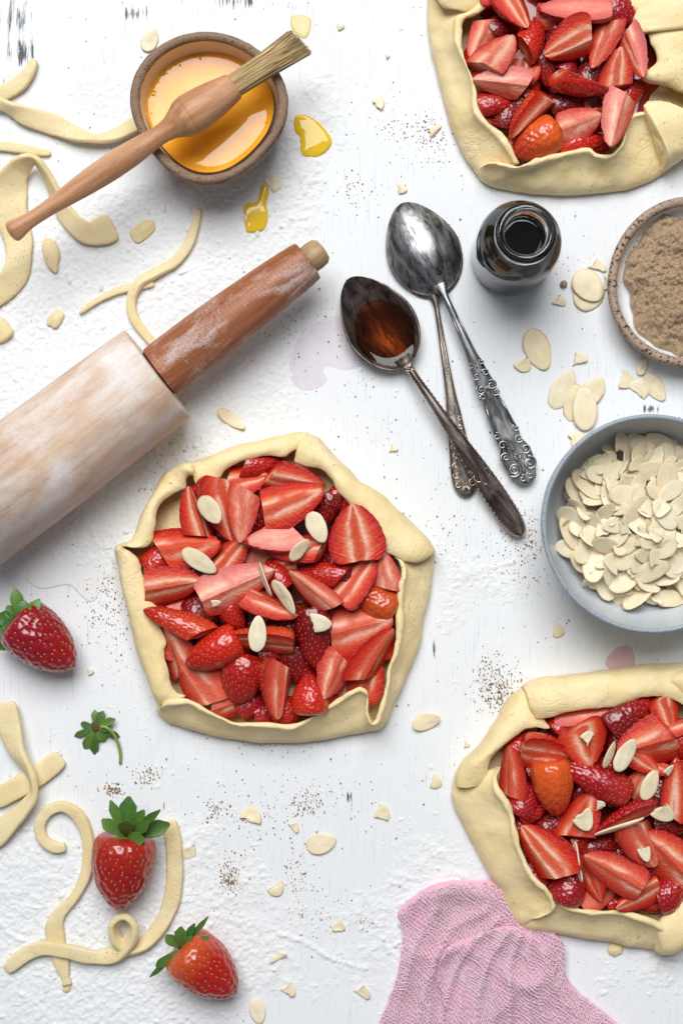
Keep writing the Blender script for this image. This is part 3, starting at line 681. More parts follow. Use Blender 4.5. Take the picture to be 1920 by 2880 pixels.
# third spoon underneath the other two, also back up
c0 = W(*D(1072, 1141), 10); c1 = W(*D(966, 485), 10)
spC, lc = axis_thing('stamped_spoon', c0, c1, 'silver spoon stamped STERLING lying underneath the other two spoons', 'spoon'); kC = lc / 664.0
st = [(0, 8, 2), (8, 18, 3), (28, 27, 4), (60, 28, 4), (110, 24, 5), (150, 20, 6), (200, 16, 6), (240, 12, 6), (300, 9, 6), (370, 7, 6), (430, 6, 5), (450, 8, 4), (468, 15, 3), (480, 19, 3)]
v, f = strip_bar([(x * kC, w * kC, z) for x, w, z in st], 5, 0.4); mk('handle', v, f, MAT['silver_c'], spC)
v, f = spoon_bowl(205 * kC, 158 * kC, 22, False, 461 * kC, 4, lift=-6); mk('spoon_bowl', v, f, MAT['silver_c'], spC)
P = []
for sg in (-1, 1):
    for i, x in enumerate((30, 52, 74, 96, 118, 140, 160, 180)): P.append(spiral(x * kC, sg * (17 - i * 1.0) * kC, (9 - i * .5) * kC, 1.4, i, 12, 2.4, sg if i % 2 else -sg)); P.append(bead((x + 11) * kC, sg * (14 - i) * kC, 12, 2.6))
    P.append(tube([(190 * kC, 0, 12), (205 * kC, sg * 6 * kC, 12), (300 * kC, sg * 4.5 * kC, 11.5), (420 * kC, sg * 2.5 * kC, 11)], [1.4] * 4, 5))
for a in np.linspace(-1.1, 1.1, 7): P.append(tube([(14 * kC, 0, 10), ((14 + 15 * math.cos(a)) * kC, 15 * math.sin(a) * kC, 11)], [2.8, 1.4], 6))
v, f = merge(P); mk('scrollwork', v, f, MAT['bright_w'], spC, kind='stuff')
fc = bpy.data.curves.new('stamp', 'FONT'); fc.body = 'STERLING PAT'; fc.size = 15 * kC * U; fc.extrude = 0.4 * U; fc.align_x = 'CENTER'; fc.align_y = 'CENTER'
to = bpy.data.objects.new('stamped_lettering', fc); col.objects.link(to); dg = bpy.context.evaluated_depsgraph_get()
tm = bpy.data.meshes.new_from_object(to.evaluated_get(dg)); bpy.data.objects.remove(to); tm.materials.clear(); tm.materials.append(MAT['bright_w'])
to = bpy.data.objects.new('stamped_lettering', tm); col.objects.link(to); to.parent = spC; to['kind'] = 'stuff'
to.matrix_local = Matrix.Translation(Vector((258 * kC, 0, 12.6)) * U) @ Matrix.Rotation(math.pi, 4, 'Z')

# ------------------------------------------------------------------ bottle of vanilla
zt = 400; bc = W(*D(1208, 534), zt); bk = fz(zt) * DS
bot = thing('vanilla_bottle', (bc.x, bc.y, 0), 'small open clear glass bottle of black vanilla extract', 'bottle')
Rb = 112.0
outer = [(1, 0), (90, 0), (104, 4), (110, 14), (Rb, 40), (Rb, 200), (Rb + 1, 240), (Rb - 2, 262), (104, 284), (88, 306), (76, 322), (70, 336), (70, 350), (78, 356), (80, 368), (80, 388), (76, 396), (68, 400), (60, 399), (56, 394), (55, 380), (56, 330), (64, 316), (84, 292), (98, 270), (102, 240), (102, 30), (94, 16), (1, 14)]
v, f = lathe(outer, 96, bc.x, bc.y); mk('glass', v, f, MAT['glass'], bot)
v, f = lathe([(1, 13.6), (93.6, 15.6), (102.6, 30), (102.6, 240), (98.6, 270), (84.8, 292.5), (64.8, 316.5), (57.2, 322), (56.5, 323.5), (54, 324), (40, 324), (1, 324)], 96, bc.x, bc.y)
tag(mk('vanilla_liquid', v, f, MAT['liquid']), 'black vanilla extract filling the glass bottle', 'liquid')

# ------------------------------------------------------------------ plate of brown sugar
plate, pc = bowl('sugar_dish', D(1592, 648), 197 * DS, 95, 25, 150, 'speckled brown rimmed dish with white glaze holding brown sugar', 'dish', (MAT['plate_rim'], MAT['plate_rim'], MAT['plate_in']), lambda a: 1 + 0.012 * math.cos(3 * a + 1), 18, 12, lip_noise=1.5, inner_foot=150)
def sugar_mound():
    n_r, n_a = 90, 260; R = 197; V = []
    cc = W(*D(1597, 652), 60)
    for i in range(n_r + 1):
        t = i / n_r
        for j in range(n_a):
            a = 2 * math.pi * j / n_a
            r = R * t * (1 + 0.05 * math.sin(3 * a + 1) + 0.04 * math.sin(7 * a) + 0.02 * math.sin(17 * a))
            V.append((cc.x + r * math.cos(a), cc.y + r * math.sin(a), t))
    V = np.array(V); t = V[:, 2].copy(); V[:, 2] = 0
    h = 42 + 62 * (1 - t ** 2.2) + 16 * fbm(V, 90, 5, 3) + 10 * fbm(V, 26, 6, 3) + 6 * vnoise(V, 11, 8) + 4.5 * vnoise(V, 6, 18)
    # a scooped hollow
    hx, hy = W(*D(1545, 590), 60)[:2]; h -= 26 * np.exp(-(((V[:, 0] - hx) / 60) ** 2 + ((V[:, 1] - hy) / 38) ** 2))
    hx, hy = W(*D(1570, 665), 60)[:2]; h -= 20 * np.exp(-(((V[:, 0] - hx) / 55) ** 2 + ((V[:, 1] - hy) / 30) ** 2))
    V[:, 2] = np.where(t > 0.985, 26, h)
    gr = []; r_ = random.Random(4)
    for k in range(2600):
        i = r_.randrange(int(n_r * .96)) * n_a + r_.randrange(n_a)
        if r_.random() > t[i] + 0.08: continue
        p = V[i]; r = r_.uniform(1.0, 3.4); a = r_.uniform(0, 6.28)
        vv = [(p[0] + r * math.cos(a + q * 1.571), p[1] + r * math.sin(a + q * 1.571), p[2] + r_.uniform(-1, 1.5)) for q in range(4)] + [(p[0], p[1], p[2] + r * 1.5)]
        gr.append((np.array(vv), [(0, 1, 4), (1, 2, 4), (2, 3, 4), (3, 0, 4)]))
    F = grid_faces(n_r + 1, n_a, cv=True)
    V, F = merge([(V, F)] + gr)
    o = mk('brown_sugar', V, F, MAT['sugar'], kind='stuff'); tag(o, 'mound of light brown sugar in the speckled dish', 'sugar', kind='stuff')
sugar_mound()
#PART3
# ------------------------------------------------------------------ strawberry pieces
RP = np.array([(0, .32), (.05, .43), (.15, .49), (.3, .5), (.45, .475), (.6, .42), (.75, .335), (.88, .225), (.96, .125), (1, 0.03)])
def berry_R(u): return np.interp(u, RP[:, 0], RP[:, 1])
_c = catmull(RP, 8); RPs = _c
def berry_Rs(u): return np.interp(u, RPs[:, 0], RPs[:, 1])
def seed_points(n_rows=13, seed=0):
    r_ = random.Random(seed); pts = []
    for i in range(n_rows):
        u = 0.07 + 0.89 * i / (n_rows - 1); R = float(berry_Rs(u)); m = max(3, int(R * 2 * math.pi / 0.155))
        for j in range(m):
            a = 2 * math.pi * (j + 0.5 * (i % 2)) / m + r_.uniform(-.13, .13)
            uu = min(0.97, u + r_.uniform(-.022, .022)); pts.append((uu, a))
    return pts
def berry_mesh(nu=64, na=72, seed=0, dip=0.034, lump=0.025, neck=False):
    pts = seed_points(seed=seed)
    S = np.array([(u - .5, berry_Rs(u) * math.cos(a), berry_Rs(u) * math.sin(a)) for u, a in pts])
    V = []
    for i in range(nu + 1):
        t = i / nu; u = 0.5 - 0.5 * math.cos(math.pi * t) if False else t ** 0.9
        u = min(u, 1)
        for j in range(na):
            a = 2 * math.pi * j / na; R = float(berry_Rs(u)); V.append((u - .5, R * math.cos(a), R * math.sin(a)))
    V = np.array(V); N = V.copy(); N[:, 0] = 0.15; N /= np.linalg.norm(N, axis=1, keepdims=True)
    d2 = ((V[:, None, :] - S[None, :, :]) ** 2).sum(2).min(1)
    V += N * (-dip * np.exp(-d2 / 0.050 ** 2) + lump * vnoise(V + 5 * seed, 0.45, seed) + dip * 0.35)[:, None]
    NS = S.copy(); NS[:, 0] = 0.15; NS /= np.linalg.norm(NS, axis=1, keepdims=True)
    S = S + NS * (lump * vnoise(S + 5 * seed, 0.45, seed) - dip * 0.65)[:, None]
    F = grid_faces(nu + 1, na, cv=True)
    F = [f[::-1] for f in F]
    nv = len(V)
    V = np.concatenate([V, [(-0.47, 0, 0)], [(0.502, 0, 0)]])
    F += [(nv, j, (j + 1) % na) for j in range(na)]
    F += [(nv + 1, nu * na + (j + 1) % na, nu * na + j) for j in range(na)]
    return V, F, S, pts
def seed_mesh(S, keep):
    parts = []
    for p, k in zip(S, keep):
        if not k: continue
        rad = np.array([0.10, p[1], p[2]]); rad /= np.linalg.norm(rad); c = p + rad * 0.006
        t = np.array([1.0, 0, 0]) - rad * rad[0]; t /= np.linalg.norm(t); b = np.cross(rad, t)
        ring = [c + t * 0.017 * math.cos(a) + b * 0.0095 * math.sin(a) for a in np.linspace(0, 2 * math.pi, 7)[:-1]]
        v = np.array(ring + [c + rad * 0.010]); f = [(i, (i + 1) % 6, 6) for i in range(6)]
        parts.append((v, f))
    return merge(parts) if parts else None
PROTO = {}
def berry_piece(kind):
    """canonical piece meshes, cut from the berry; returns (body mesh, seeds mesh)"""
    if kind in PROTO: return PROTO[kind]
    form, seed = kind
    V, F, S, pts = berry_mesh(48, 60, seed)
    bm = bmesh.new(); bv = [bm.verts.new(v) for v in V]
    for f in F: bm.faces.new([bv[i] for i in f])
    nb = len(V) - 2
    for fc in bm.faces: fc.material_index = 0; fc.smooth = True
    bm.normal_update()
    for fc in bm.faces:
        if any(v is bv[nb] for v in fc.verts): fc.material_index = 1
    c = 0.70710678
    planes = {'half': [((0, 0, 0.02), (0, 0, 1))], 'thick': [((0, 0, 0.12), (0, 0, 1))], 'slab': [((0, 0, 0.13), (0, 0, 1)), ((0, 0, -0.17), (0, 0, -1))],
              'quarter': [((0, 0.01, 0), (0, c, c)), ((0, -0.01, 0), (0, -c, c))],
              'wide': [((0, 0, 0.03), (0, 0.42, 0.91)), ((0, 0, 0.03), (0, -0.42, 0.91))],
              'chunk': [((0, 0, 0.0), (0, c, c)), ((0, 0, 0.0), (0, -c, c)), ((-0.22, 0, 0), (-1, 0, .15))],
              'stub': [((0, 0, 0.05), (0, 0, 1)), ((-0.18, 0, 0), (-1, .1, .1))]}[form]
    planes = list(planes)
    if form == 'half': planes = [planes, [((0, 0, 0.05), (0, 0.28, 0.96)), ((0, 0, 0.05), (0, -0.5, 0.87))], [((0, 0, 0.06), (0, 0.62, 0.78)), ((0, 0, 0.06), (0, -0.18, 0.98))], [((0, 0, 0.04), (0.1, 0.1, 1)), ((0, 0.16, 0), (0.1, 0.75, 0.66))]][seed % 4]; planes = list(planes)
    if form not in ('chunk', 'stub', 'thick'):
        planes += [[], [((-0.37, 0, 0), (-1, 0.12, 0.1))], [((-0.33, 0, 0), (-1, -0.35, 0.15))], [((-0.40, 0, 0), (-1, 0.3, -0.1))]][seed % 4]
    for co, no in planes:
        g = bm.verts[:] + bm.edges[:] + bm.faces[:]
        r = bmesh.ops.bisect_plane(bm, geom=g, dist=1e-5, plane_co=co, plane_no=Vector(no).normalized(), clear_outer=True)
        ed = [e for e in r['geom_cut'] if isinstance(e, bmesh.types.BMEdge) and e.is_valid and e.is_boundary]
        before = set(bm.faces)
        try: bmesh.ops.holes_fill(bm, edges=ed, sides=0)
        except Exception: pass
        for fc in bm.faces:
            if fc not in before: fc.material_index = 1; fc.smooth = False
    # soften the cut edges
    sharp = [e for e in bm.edges if len(e.link_faces) == 2 and e.link_faces[0].material_index + e.link_faces[1].material_index >= 1 and e.link_faces[0].normal.angle(e.link_faces[1].normal, 0) > 0.5]
    try:
        bmesh.ops.bevel(bm, geom=sharp, offset=0.028, segments=2, profile=0.6, affect='EDGES', clamp_overlap=True)
    except Exception as ex: print('bevel', ex)
    # give the flat cut faces real relief: triangulate finely by poking and a slight dish towards the core
    bmesh.ops.triangulate(bm, faces=[f for f in bm.faces if len(f.verts) > 4])
    me = bpy.data.meshes.new('strawberry_' + form); bm.to_mesh(me); bm.free()
    me.materials.append(MAT['skin']); me.materials.append(MAT['flesh'])
    keep = []
    for p in S:
        keep.append(all((Vector(p) - Vector(co)).dot(Vector(no).normalized()) < -0.02 for co, no in planes))
    sm = seed_mesh(S, keep); me2 = None
    if sm:
        me2 = bpy.data.meshes.new('seeds'); me2.from_pydata(sm[0].tolist(), [], [list(f) for f in sm[1]]); me2.materials.append(MAT['seed'])
        me2.polygons.foreach_set('use_smooth', np.ones(len(me2.polygons), bool))
    PROTO[kind] = (me, me2); return PROTO[kind]

TONES = {  # skin colour, paleness of the cut flesh
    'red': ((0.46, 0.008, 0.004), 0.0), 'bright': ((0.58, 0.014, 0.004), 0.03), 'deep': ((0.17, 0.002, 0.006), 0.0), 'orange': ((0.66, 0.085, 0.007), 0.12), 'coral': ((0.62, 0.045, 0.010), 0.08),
    'pale': ((0.58, 0.03, 0.02), 0.78), 'dull': ((0.42, 0.015, 0.012), 0.22), 'crimson': ((0.34, 0.003, 0.013), 0.05)}
TONEW = {'red': 'red', 'bright': 'bright red', 'deep': 'dark crimson', 'orange': 'orange', 'coral': 'orange red', 'pale': 'pale pink', 'dull': 'dull red', 'crimson': 'crimson'}
HOURS = ['twelve', 'one', 'two', 'three', 'four', 'five', 'six', 'seven', 'eight', 'nine', 'ten', 'eleven']
def clockpos(x, y, c, R):
    dx, dy = x - c[0], c[1] - y; r = math.hypot(dx, dy) / R
    if r < 0.16: return 'at the very centre of'
    h = (math.degrees(math.atan2(dx, dy)) % 360) / 30.0; k = int(round(h * 2)) % 24
    hr = HOURS[(k // 2) % 12]; t = ('half past ' + hr) if k % 2 else (hr + " o'clock")
    ring = 'deep inside' if r < 0.45 else ('midway in' if r < 0.75 else 'by the rim of')
    return t + ' ' + ring
USED = {}
def uniq(label, alt):
    """a second thing that would share a label is told apart by its size"""
    k = label
    for a in [''] + alt:
        k = (a + ' ' + label).strip()
        if k not in USED: break
    USED[k] = 1; return k
def piece(xy, z, form, L, Wd, yaw, tilt, tone, label, group, pitch=0, seed=None, Dp=None, name=None):
    sd = seed if seed is not None else (int(xy[0] * 7 + xy[1] * 3) % 4)
    me, sm = berry_piece((form, sd))
    p = W(xy[0], xy[1], z); f = fz(z)
    nm = name or {'half': 'strawberry_half', 'thick': 'strawberry_half', 'slab': 'strawberry_slice', 'quarter': 'strawberry_wedge', 'wide': 'strawberry_wedge', 'chunk': 'strawberry_chunk', 'stub': 'strawberry_chunk'}[form]
    o = bpy.data.objects.new(nm, me); col.objects.link(o)
    R = Matrix.Rotation(math.radians(yaw), 3, 'Z') @ Matrix.Rotation(-math.radians(pitch), 3, 'Y') @ Matrix.Rotation(-math.radians(tilt), 3, 'X')
    s = Matrix.Diagonal((L * f * U, Wd * f * U, (Dp or Wd) * f * U))
    # put the centre of the piece, not of the whole berry, at p
    cen = {'half': (0, 0, -0.17), 'thick': (0, 0, -0.12), 'slab': (0, 0, 0), 'quarter': (0, 0, -0.22), 'wide': (0, 0, -0.2), 'chunk': (0.05, 0, -0.2), 'stub': (0.08, 0, -0.15)}[form]
    M3 = R @ s; off = M3 @ Vector(cen)
    o.matrix_world = Matrix.Translation(p * U - off) @ M3.to_4x4()
    tc, pal = TONES[tone]; j = random.uniform(0.88, 1.12)
    o.color = (tc[0] * j, tc[1] * j, tc[2], min(1, max(0, pal + random.uniform(-.06, .06))))
    tag(o, label, 'strawberry piece', group)
    if sm:
        so = bpy.data.objects.new('seeds', sm); col.objects.link(so); so.parent = o; so['kind'] = 'stuff'
    return o

# ------------------------------------------------------------------ pastry
def fold(name, pairs, tf, parent, prof='over', thick=24, seed=0, zadd=0, sub=5):
    """a folded flap of dough. pairs: (outer x, outer y, lip x, lip y, lip height) in the tf frame"""
    Q = []
    for p in pairs:
        o = tf(p[0], p[1]); l = tf(p[2], p[3]); z = (p[4] if len(p) > 4 else 106) + zadd
        O = W(o[0], o[1], 30); O.z = 0; Lp = W(l[0], l[1], z)
        Q.append((*O, *Lp))
    Q = catmull(Q, sub); n = len(Q)
    PR = {'over': [(0.06, 0.0), (0.0, 0.20), (0.015, 0.48), (0.08, 0.74), (0.20, 0.92), (0.42, 1.0), (0.68, 1.02), (0.88, 0.98), (1.0, 0.92)],
          'stand': [(0.06, 0.0), (0.0, 0.12), (0.05, 0.28), (0.20, 0.43), (0.42, 0.55), (0.64, 0.67), (0.83, 0.80), (0.95, 0.92), (1.0, 1.04)]}[prof]
    a_out = 0.0 if prof == 'over' else 0.45
    V = []; m = None
    for i in range(n):
        O = Q[i, :3]; Lp = Q[i, 3:]; d = Lp[:2] - O[:2]; w = np.linalg.norm(d) + 1e-6; d = d / w
        endf = min(1.0, 0.55 + 0.45 * min(i, n - 1 - i) / 3.0)
        th = thick * endf
        C = []
        for fh, zf in PR: C.append((fh * w, zf * Lp[2]))
        C = catmull(C, 2); T = np.gradient(C, axis=0); T /= np.linalg.norm(T, axis=1, keepdims=True) + 1e-9
        Nn = np.stack([-T[:, 1], T[:, 0]], 1)          # to the left of travel: outward / up
        up_ = C + Nn * th * a_out * np.linspace(0.2, 1, len(C))[:, None]
        lo_ = up_ - Nn * th
        lo_[:, 1] = np.maximum(lo_[:, 1], 1.0)
        tip = 0.5 * (up_[-1] + lo_[-1]) + T[-1] * th * 0.40
        loop = list(up_) + [up_[-1] + T[-1] * th * 0.22 - Nn[-1] * th * 0.10, tip, lo_[-1] + T[-1] * th * 0.22 + Nn[-1] * th * 0.10] + list(lo_[::-1])
        m = len(loop)
        for h, z in loop: V.append((O[0] + d[0] * h, O[1] + d[1] * h, max(z, 0.5)))
    V = np.array(V); F = [f[::-1] for f in grid_faces(n, m, cv=True)]
    F.append(tuple(range(m))); F.append(tuple(range(n * m - 1, (n - 1) * m - 1, -1)))
    N = vnormals(V, F)
    amp = 4.5 * vnoise(V + seed * 100, 75, seed) + 3.2 * vnoise(V, 38, seed + 3) + 1.3 * vnoise(V, 15, seed + 5)
    V = V + N * amp[:, None] * np.clip(V[:, 2] / 20, 0, 1)[:, None]
    # ragged lip
    k = np.arange(n * m) % m; hl = (m - 3) // 2; lipw = np.exp(-((k - hl - 1) / 2.2) ** 2)
    V += (lipw * 4.5)[:, None] * np.stack([vnoise(V, 14, seed + 7) + .6 * vnoise(V, 6, seed + 17), vnoise(V, 14, seed + 8) + .6 * vnoise(V, 6, seed + 18), 0.4 * vnoise(V, 14, seed + 9)], 1)
    V[:, 2] = np.maximum(V[:, 2], 0.6)
    return mk(name, V, F, MAT['dough'], parent, sub=1)
def pastry_base(outline, tf, parent, k=0.955, juice=None):
    O = [W(*tf(*p), 0)[:2] for p in outline]; O = outline_ccw([np.array(o) for o in O]); c = np.mean(O, 0)
    O = [c + (np.array(p) - c) * k for p in O]
    O = catmull(O, 2, True)
    v, f = blob_mesh(O, 15, 6, 6, 8, noise=2.0); mk('pastry_base', v, f, MAT['dough'], parent)
    J = [c + (np.array(p) - c) * 0.66 * (1 + 0.10 * math.sin(5 * i)) for i, p in enumerate(O)]
    v, f = pool_mesh(np.array(J), 9, 6.0, 30); v[:, 2] += 20; mk('juice_layer', v, f, MAT['juice'], parent)

def t_center(x, y): return (300 + x * 960 / 1568, 1180 + y * 960 / 1568)
def t_top(x, y): return (1200 + x * 720 / 1568, y * 720 / 1568)
def t_low(x, y): return (1220 + x * 700 / 1568, 1820 + y * 700 / 1568)
def t_id(x, y): return (x, y)

G1 = thing('strawberry_galette', W(770, 1660, 0), 'unbaked strawberry galette in the middle of the picture, hexagonal pleated crust', 'galette', 'unbaked strawberry galettes')
S1 = [(232, 1312, 365, 1272, 80), (215, 1270, 320, 1262, 92), (205, 1230, 290, 1215, 98), (190, 1185, 278, 1150, 102), (165, 1120, 262, 1080), (140, 1050, 270, 1020), (115, 960, 242, 940), (95, 880, 222, 860), (78, 800, 185, 790), (66, 720, 162, 712), (58, 660, 150, 655), (52, 622, 112, 616, 110), (50, 600, 82, 594, 112), (56, 582, 88, 578, 113), (75, 570, 135, 590, 110), (100, 560, 190, 582, 104), (122, 545, 212, 540, 104), (150, 470, 220, 460), (190, 380, 236, 395), (225, 310, 285, 355), (245, 270, 345, 325, 102), (270, 235, 366, 300, 102), (310, 215, 364, 268, 108), (350, 200, 385, 248, 114), (385, 193, 408, 262, 112), (400, 188, 402, 285, 106), (422, 180, 430, 305, 98), (480, 163, 500, 272, 98), (550, 140, 560, 217, 100), (640, 112, 650, 184, 102), (740, 88, 740, 167, 102), (830, 64, 800, 167, 98), (880, 57, 860, 142, 98), (925, 60, 925, 120, 92)]
S2 = [(905, 72, 862, 165, 100), (930, 62, 872, 198, 106), (968, 78, 920, 216, 108), (1000, 115, 985, 234, 108), (1050, 170, 1030, 284, 110), (1100, 218, 1080, 347, 110), (1150, 275, 1130, 402, 108), (1205, 305, 1190, 443), (1262, 347, 1215, 502), (1310, 388, 1236, 560), (1370, 440, 1280, 605), (1430, 500, 1340, 636), (1480, 550, 1410, 662, 100), (1503, 592, 1455, 648, 84), (1507, 612, 1478, 628, 64)]
S3 = [(1506, 606, 1312, 622, 85), (1504, 660, 1352, 650, 96), (1496, 712, 1366, 700, 104), (1486, 760, 1352, 762, 108), (1470, 850, 1346, 850), (1455, 930, 1346, 930), (1437, 1010, 1340, 1010), (1412, 1090, 1325, 1080), (1377, 1170, 1298, 1150), (1347, 1240, 1290, 1230), (1312, 1320, 1268, 1310), (1290, 1370, 1242, 1385), (1262, 1412, 1212, 1398), (1225, 1430, 1198, 1345), (1203, 1432, 1200, 1275), (1190, 1434, 1188, 1247, 112), (1172, 1438, 1158, 1242, 112), (1150, 1442, 1110, 1264, 112), (1100, 1453, 1050, 1302), (1040, 1464, 980, 1347), (960, 1476, 900, 1395), (860, 1487, 830, 1413), (780, 1487, 740, 1403), (700, 1481, 650, 1400), (620, 1474, 590, 1398), (560, 1467, 520, 1370), (480, 1450, 440, 1332), (420, 1433, 395, 1302), (350, 1415, 340, 1294, 102), (290, 1393, 285, 1302, 96), (250, 1365, 256, 1314, 84), (228, 1328, 246, 1327, 60)]
OUT1 = [(52, 600), (150, 470), (250, 255), (400, 190), (640, 112), (830, 62), (960, 72), (1100, 215), (1260, 345), (1505, 600), (1480, 800), (1420, 1060), (1290, 1370), (1200, 1430), (850, 1487), (560, 1468), (330, 1410), (225, 1320), (140, 1050), (66, 720)]
pastry_base(OUT1, t_center, G1)
fold('crust_fold', S1, t_center, G1, 'over', 15, 1)
fold('crust_fold', S3, t_center, G1, 'stand', 16, 3)
fold('crust_fold', S2, t_center, G1, 'over', 16, 2, zadd=10)

G2 = thing('strawberry_galette', W(1200 + 850 * .459, 380 * .459, 0), 'unbaked strawberry galette at the top right, cut by the picture edge', 'galette', 'unbaked strawberry galettes')
T1 = [(5, -60, 345, -20), (6, -10, 330, 40), (8, 60, 270, 85), (12, 130, 205, 112), (18, 190, 190, 170), (35, 280, 192, 270), (55, 370, 217, 360), (72, 460, 258, 450), (90, 555, 284, 540), (115, 650, 288, 640), (145, 750, 314, 712), (180, 830, 372, 772), (215, 910, 442, 832), (255, 980, 492, 902), (295, 1035, 538, 985, 96), (312, 1062, 548, 1012, 86)]
T2 = [(300, 1040, 332, 1030, 52), (315, 1070, 378, 1002, 86), (340, 1100, 452, 1007, 98), (400, 1134, 542, 1030, 102), (500, 1157, 640, 1000), (600, 1172, 740, 972), (720, 1182, 820, 955), (850, 1184, 900, 935), (960, 1180, 985, 925), (1050, 1174, 1040, 958), (1130, 1168, 1110, 964), (1200, 1157, 1165, 925), (1270, 1140, 1197, 870), (1330, 1117, 1207, 790), (1380, 1094, 1228, 735, 104), (1420, 1072, 1280, 705, 100), (1460, 1047, 1350, 700, 90)]
T3 = [(1440, 1060, 1420, 960, 40), (1466, 1044, 1340, 680, 100), (1500, 1024, 1345, 632, 106), (1560, 990, 1400, 612, 108), (1660, 900, 1500, 628, 108), (1730, 800, 1600, 668), (1770, 690, 1660, 640)]
T4 = [(1785, 690, 1620, 590, 90), (1790, 560, 1500, 518, 98), (1795, 505, 1352, 478, 104), (1796, 470, 1338, 446, 108), (1795, 400, 1425, 368, 110), (1790, 300, 1380, 240, 110), (1785, 250, 1372, 180, 108), (1780, 200, 1440, 140, 104)]
T4b = [(1778, 250, 1440, 160, 90), (1772, 190, 1300, 200, 104), (1765, 140, 1258, 165, 108), (1750, 60, 1298, 66, 110), (1720, -60, 1250, 20), (1690, -150, 1200, -60, 100)]
T5 = [(1700, -130, 1190, -60, 90), (1500, -330, 1050, -150), (1200, -450, 900, -180), (900, -500, 700, -180), (600, -500, 500, -150), (350, -430, 340, -20), (200, -330, 260, 44), (100, -230, 150, 42), (40, -130, 88, 14), (15, -60, 55, -25, 80)]
OUT2 = [(5, -60), (12, 130), (55, 370), (115, 650), (215, 910), (320, 1080), (600, 1172), (850, 1184), (1200, 1157), (1460, 1047), (1660, 900), (1790, 600), (1780, 200), (1690, -150), (1500, -330), (1200, -450), (900, -500), (600, -500), (200, -330)]
pastry_base(OUT2, t_top, G2)
fold('crust_fold', T1, t_top, G2, 'stand', 16, 11)
fold('crust_fold', T5, t_top, G2, 'over', 18, 12, zadd=16)
fold('crust_fold', T2, t_top, G2, 'stand', 16, 13)
fold('crust_fold', T3, t_top, G2, 'over', 19, 14, zadd=14)
fold('crust_fold', T4, t_top, G2, 'over', 20, 15, zadd=4)
fold('crust_fold', T4b, t_top, G2, 'over', 21, 16, zadd=18)

G3 = thing('strawberry_galette', W(1700, 2270, 0), 'unbaked strawberry galette at the lower right resting on pink muslin', 'galette', 'unbaked strawberry galettes')
U1 = [(1468, 1930, 1494, 2000, 92), (1490, 1915, 1510, 2020, 100), (1530, 1903, 1545, 2020, 106), (1580, 1896, 1590, 2000), (1640, 1890, 1640, 1992), (1700, 1881, 1700, 1990), (1760, 1873, 1750, 1980), (1810, 1868, 1800, 1966), (1860, 1864, 1850, 1962), (1910, 1861, 1905, 1975), (1960, 1863, 1950, 2003), (2010, 1875, 1985, 2035, 100)]
U2 = [(1273, 2208, 1350, 2218, 84), (1274, 2190, 1364, 2203, 92), (1282, 2168, 1374, 2165, 100), (1305, 2135, 1387, 2130), (1340, 2103, 1405, 2112), (1370, 2065, 1435, 2085), (1395, 2025, 1468, 2062), (1415, 1982, 1500, 2050, 104), (1440, 1950, 1532, 2052, 96), (1465, 1932, 1545, 2046, 88)]
U3 = [(1275, 2195, 1405, 2155, 84), (1272, 2215, 1391, 2185, 98), (1272, 2240, 1397, 2222), (1280, 2275, 1424, 2262), (1298, 2312, 1437, 2300), (1318, 2350, 1443, 2335), (1345, 2402, 1457, 2385), (1370, 2442, 1480, 2440), (1393, 2482, 1508, 2482), (1412, 2520, 1538, 2508, 104), (1430, 2556, 1553, 2545, 98), (1452, 2592, 1548, 2564, 88), (1470, 2606, 1500, 2584, 60)]
U4 = [(1455, 2595, 1545, 2515, 85), (1475, 2612, 1565, 2535, 96), (1520, 2623, 1595, 2550, 104), (1570, 2630, 1625, 2562), (1625, 2638, 1680, 2567), (1690, 2649, 1745, 2567), (1740, 2657, 1790, 2580), (1790, 2666, 1840, 2598, 102), (1840, 2674, 1866, 2616, 92), (1860, 2676, 1872, 2628, 72)]
U5 = [(1838, 2672, 1840, 2640, 45), (1858, 2679, 1850, 2606, 84), (1890, 2676, 1880, 2568, 100), (1920, 2655, 1925, 2535), (1980, 2590, 1960, 2500), (2040, 2500, 1990, 2440), (2090, 2400, 2010, 2360), (2120, 2280, 2020, 2270), (2125, 2180, 2010, 2180)]
U6 = [(2128, 2200, 2005, 2200, 90), (2115, 2100, 2000, 2110), (2080, 2000, 1992, 2040), (2040, 1930, 1960, 1985), (2000, 1885, 1915, 1945), (1965, 1868, 1885, 1915, 100), (1930, 1866, 1880, 1893, 80)]
OUT3 = [(1274, 2199), (1309, 2132), (1390, 2034), (1443, 1949), (1506, 1909), (1622, 1894), (1800, 1869), (1960, 1863), (2080, 2000), (2125, 2180), (2090, 2400), (1980, 2590), (1890, 2676), (1725, 2654), (1542, 2627), (1450, 2590), (1382, 2462), (1303, 2321)]
pastry_base(OUT3, t_id, G3)
fold('crust_fold', U2, t_id, G3, 'over', 18, 21)
fold('crust_fold', U4, t_id, G3, 'stand', 17, 24)
fold('crust_fold', U3, t_id, G3, 'stand', 17, 22, zadd=8)
fold('crust_fold', U1, t_id, G3, 'over', 18, 23, zadd=10)
fold('crust_fold', U5, t_id, G3, 'over', 19, 25, zadd=8)
fold('crust_fold', U6, t_id, G3, 'over', 19, 26, zadd=22)

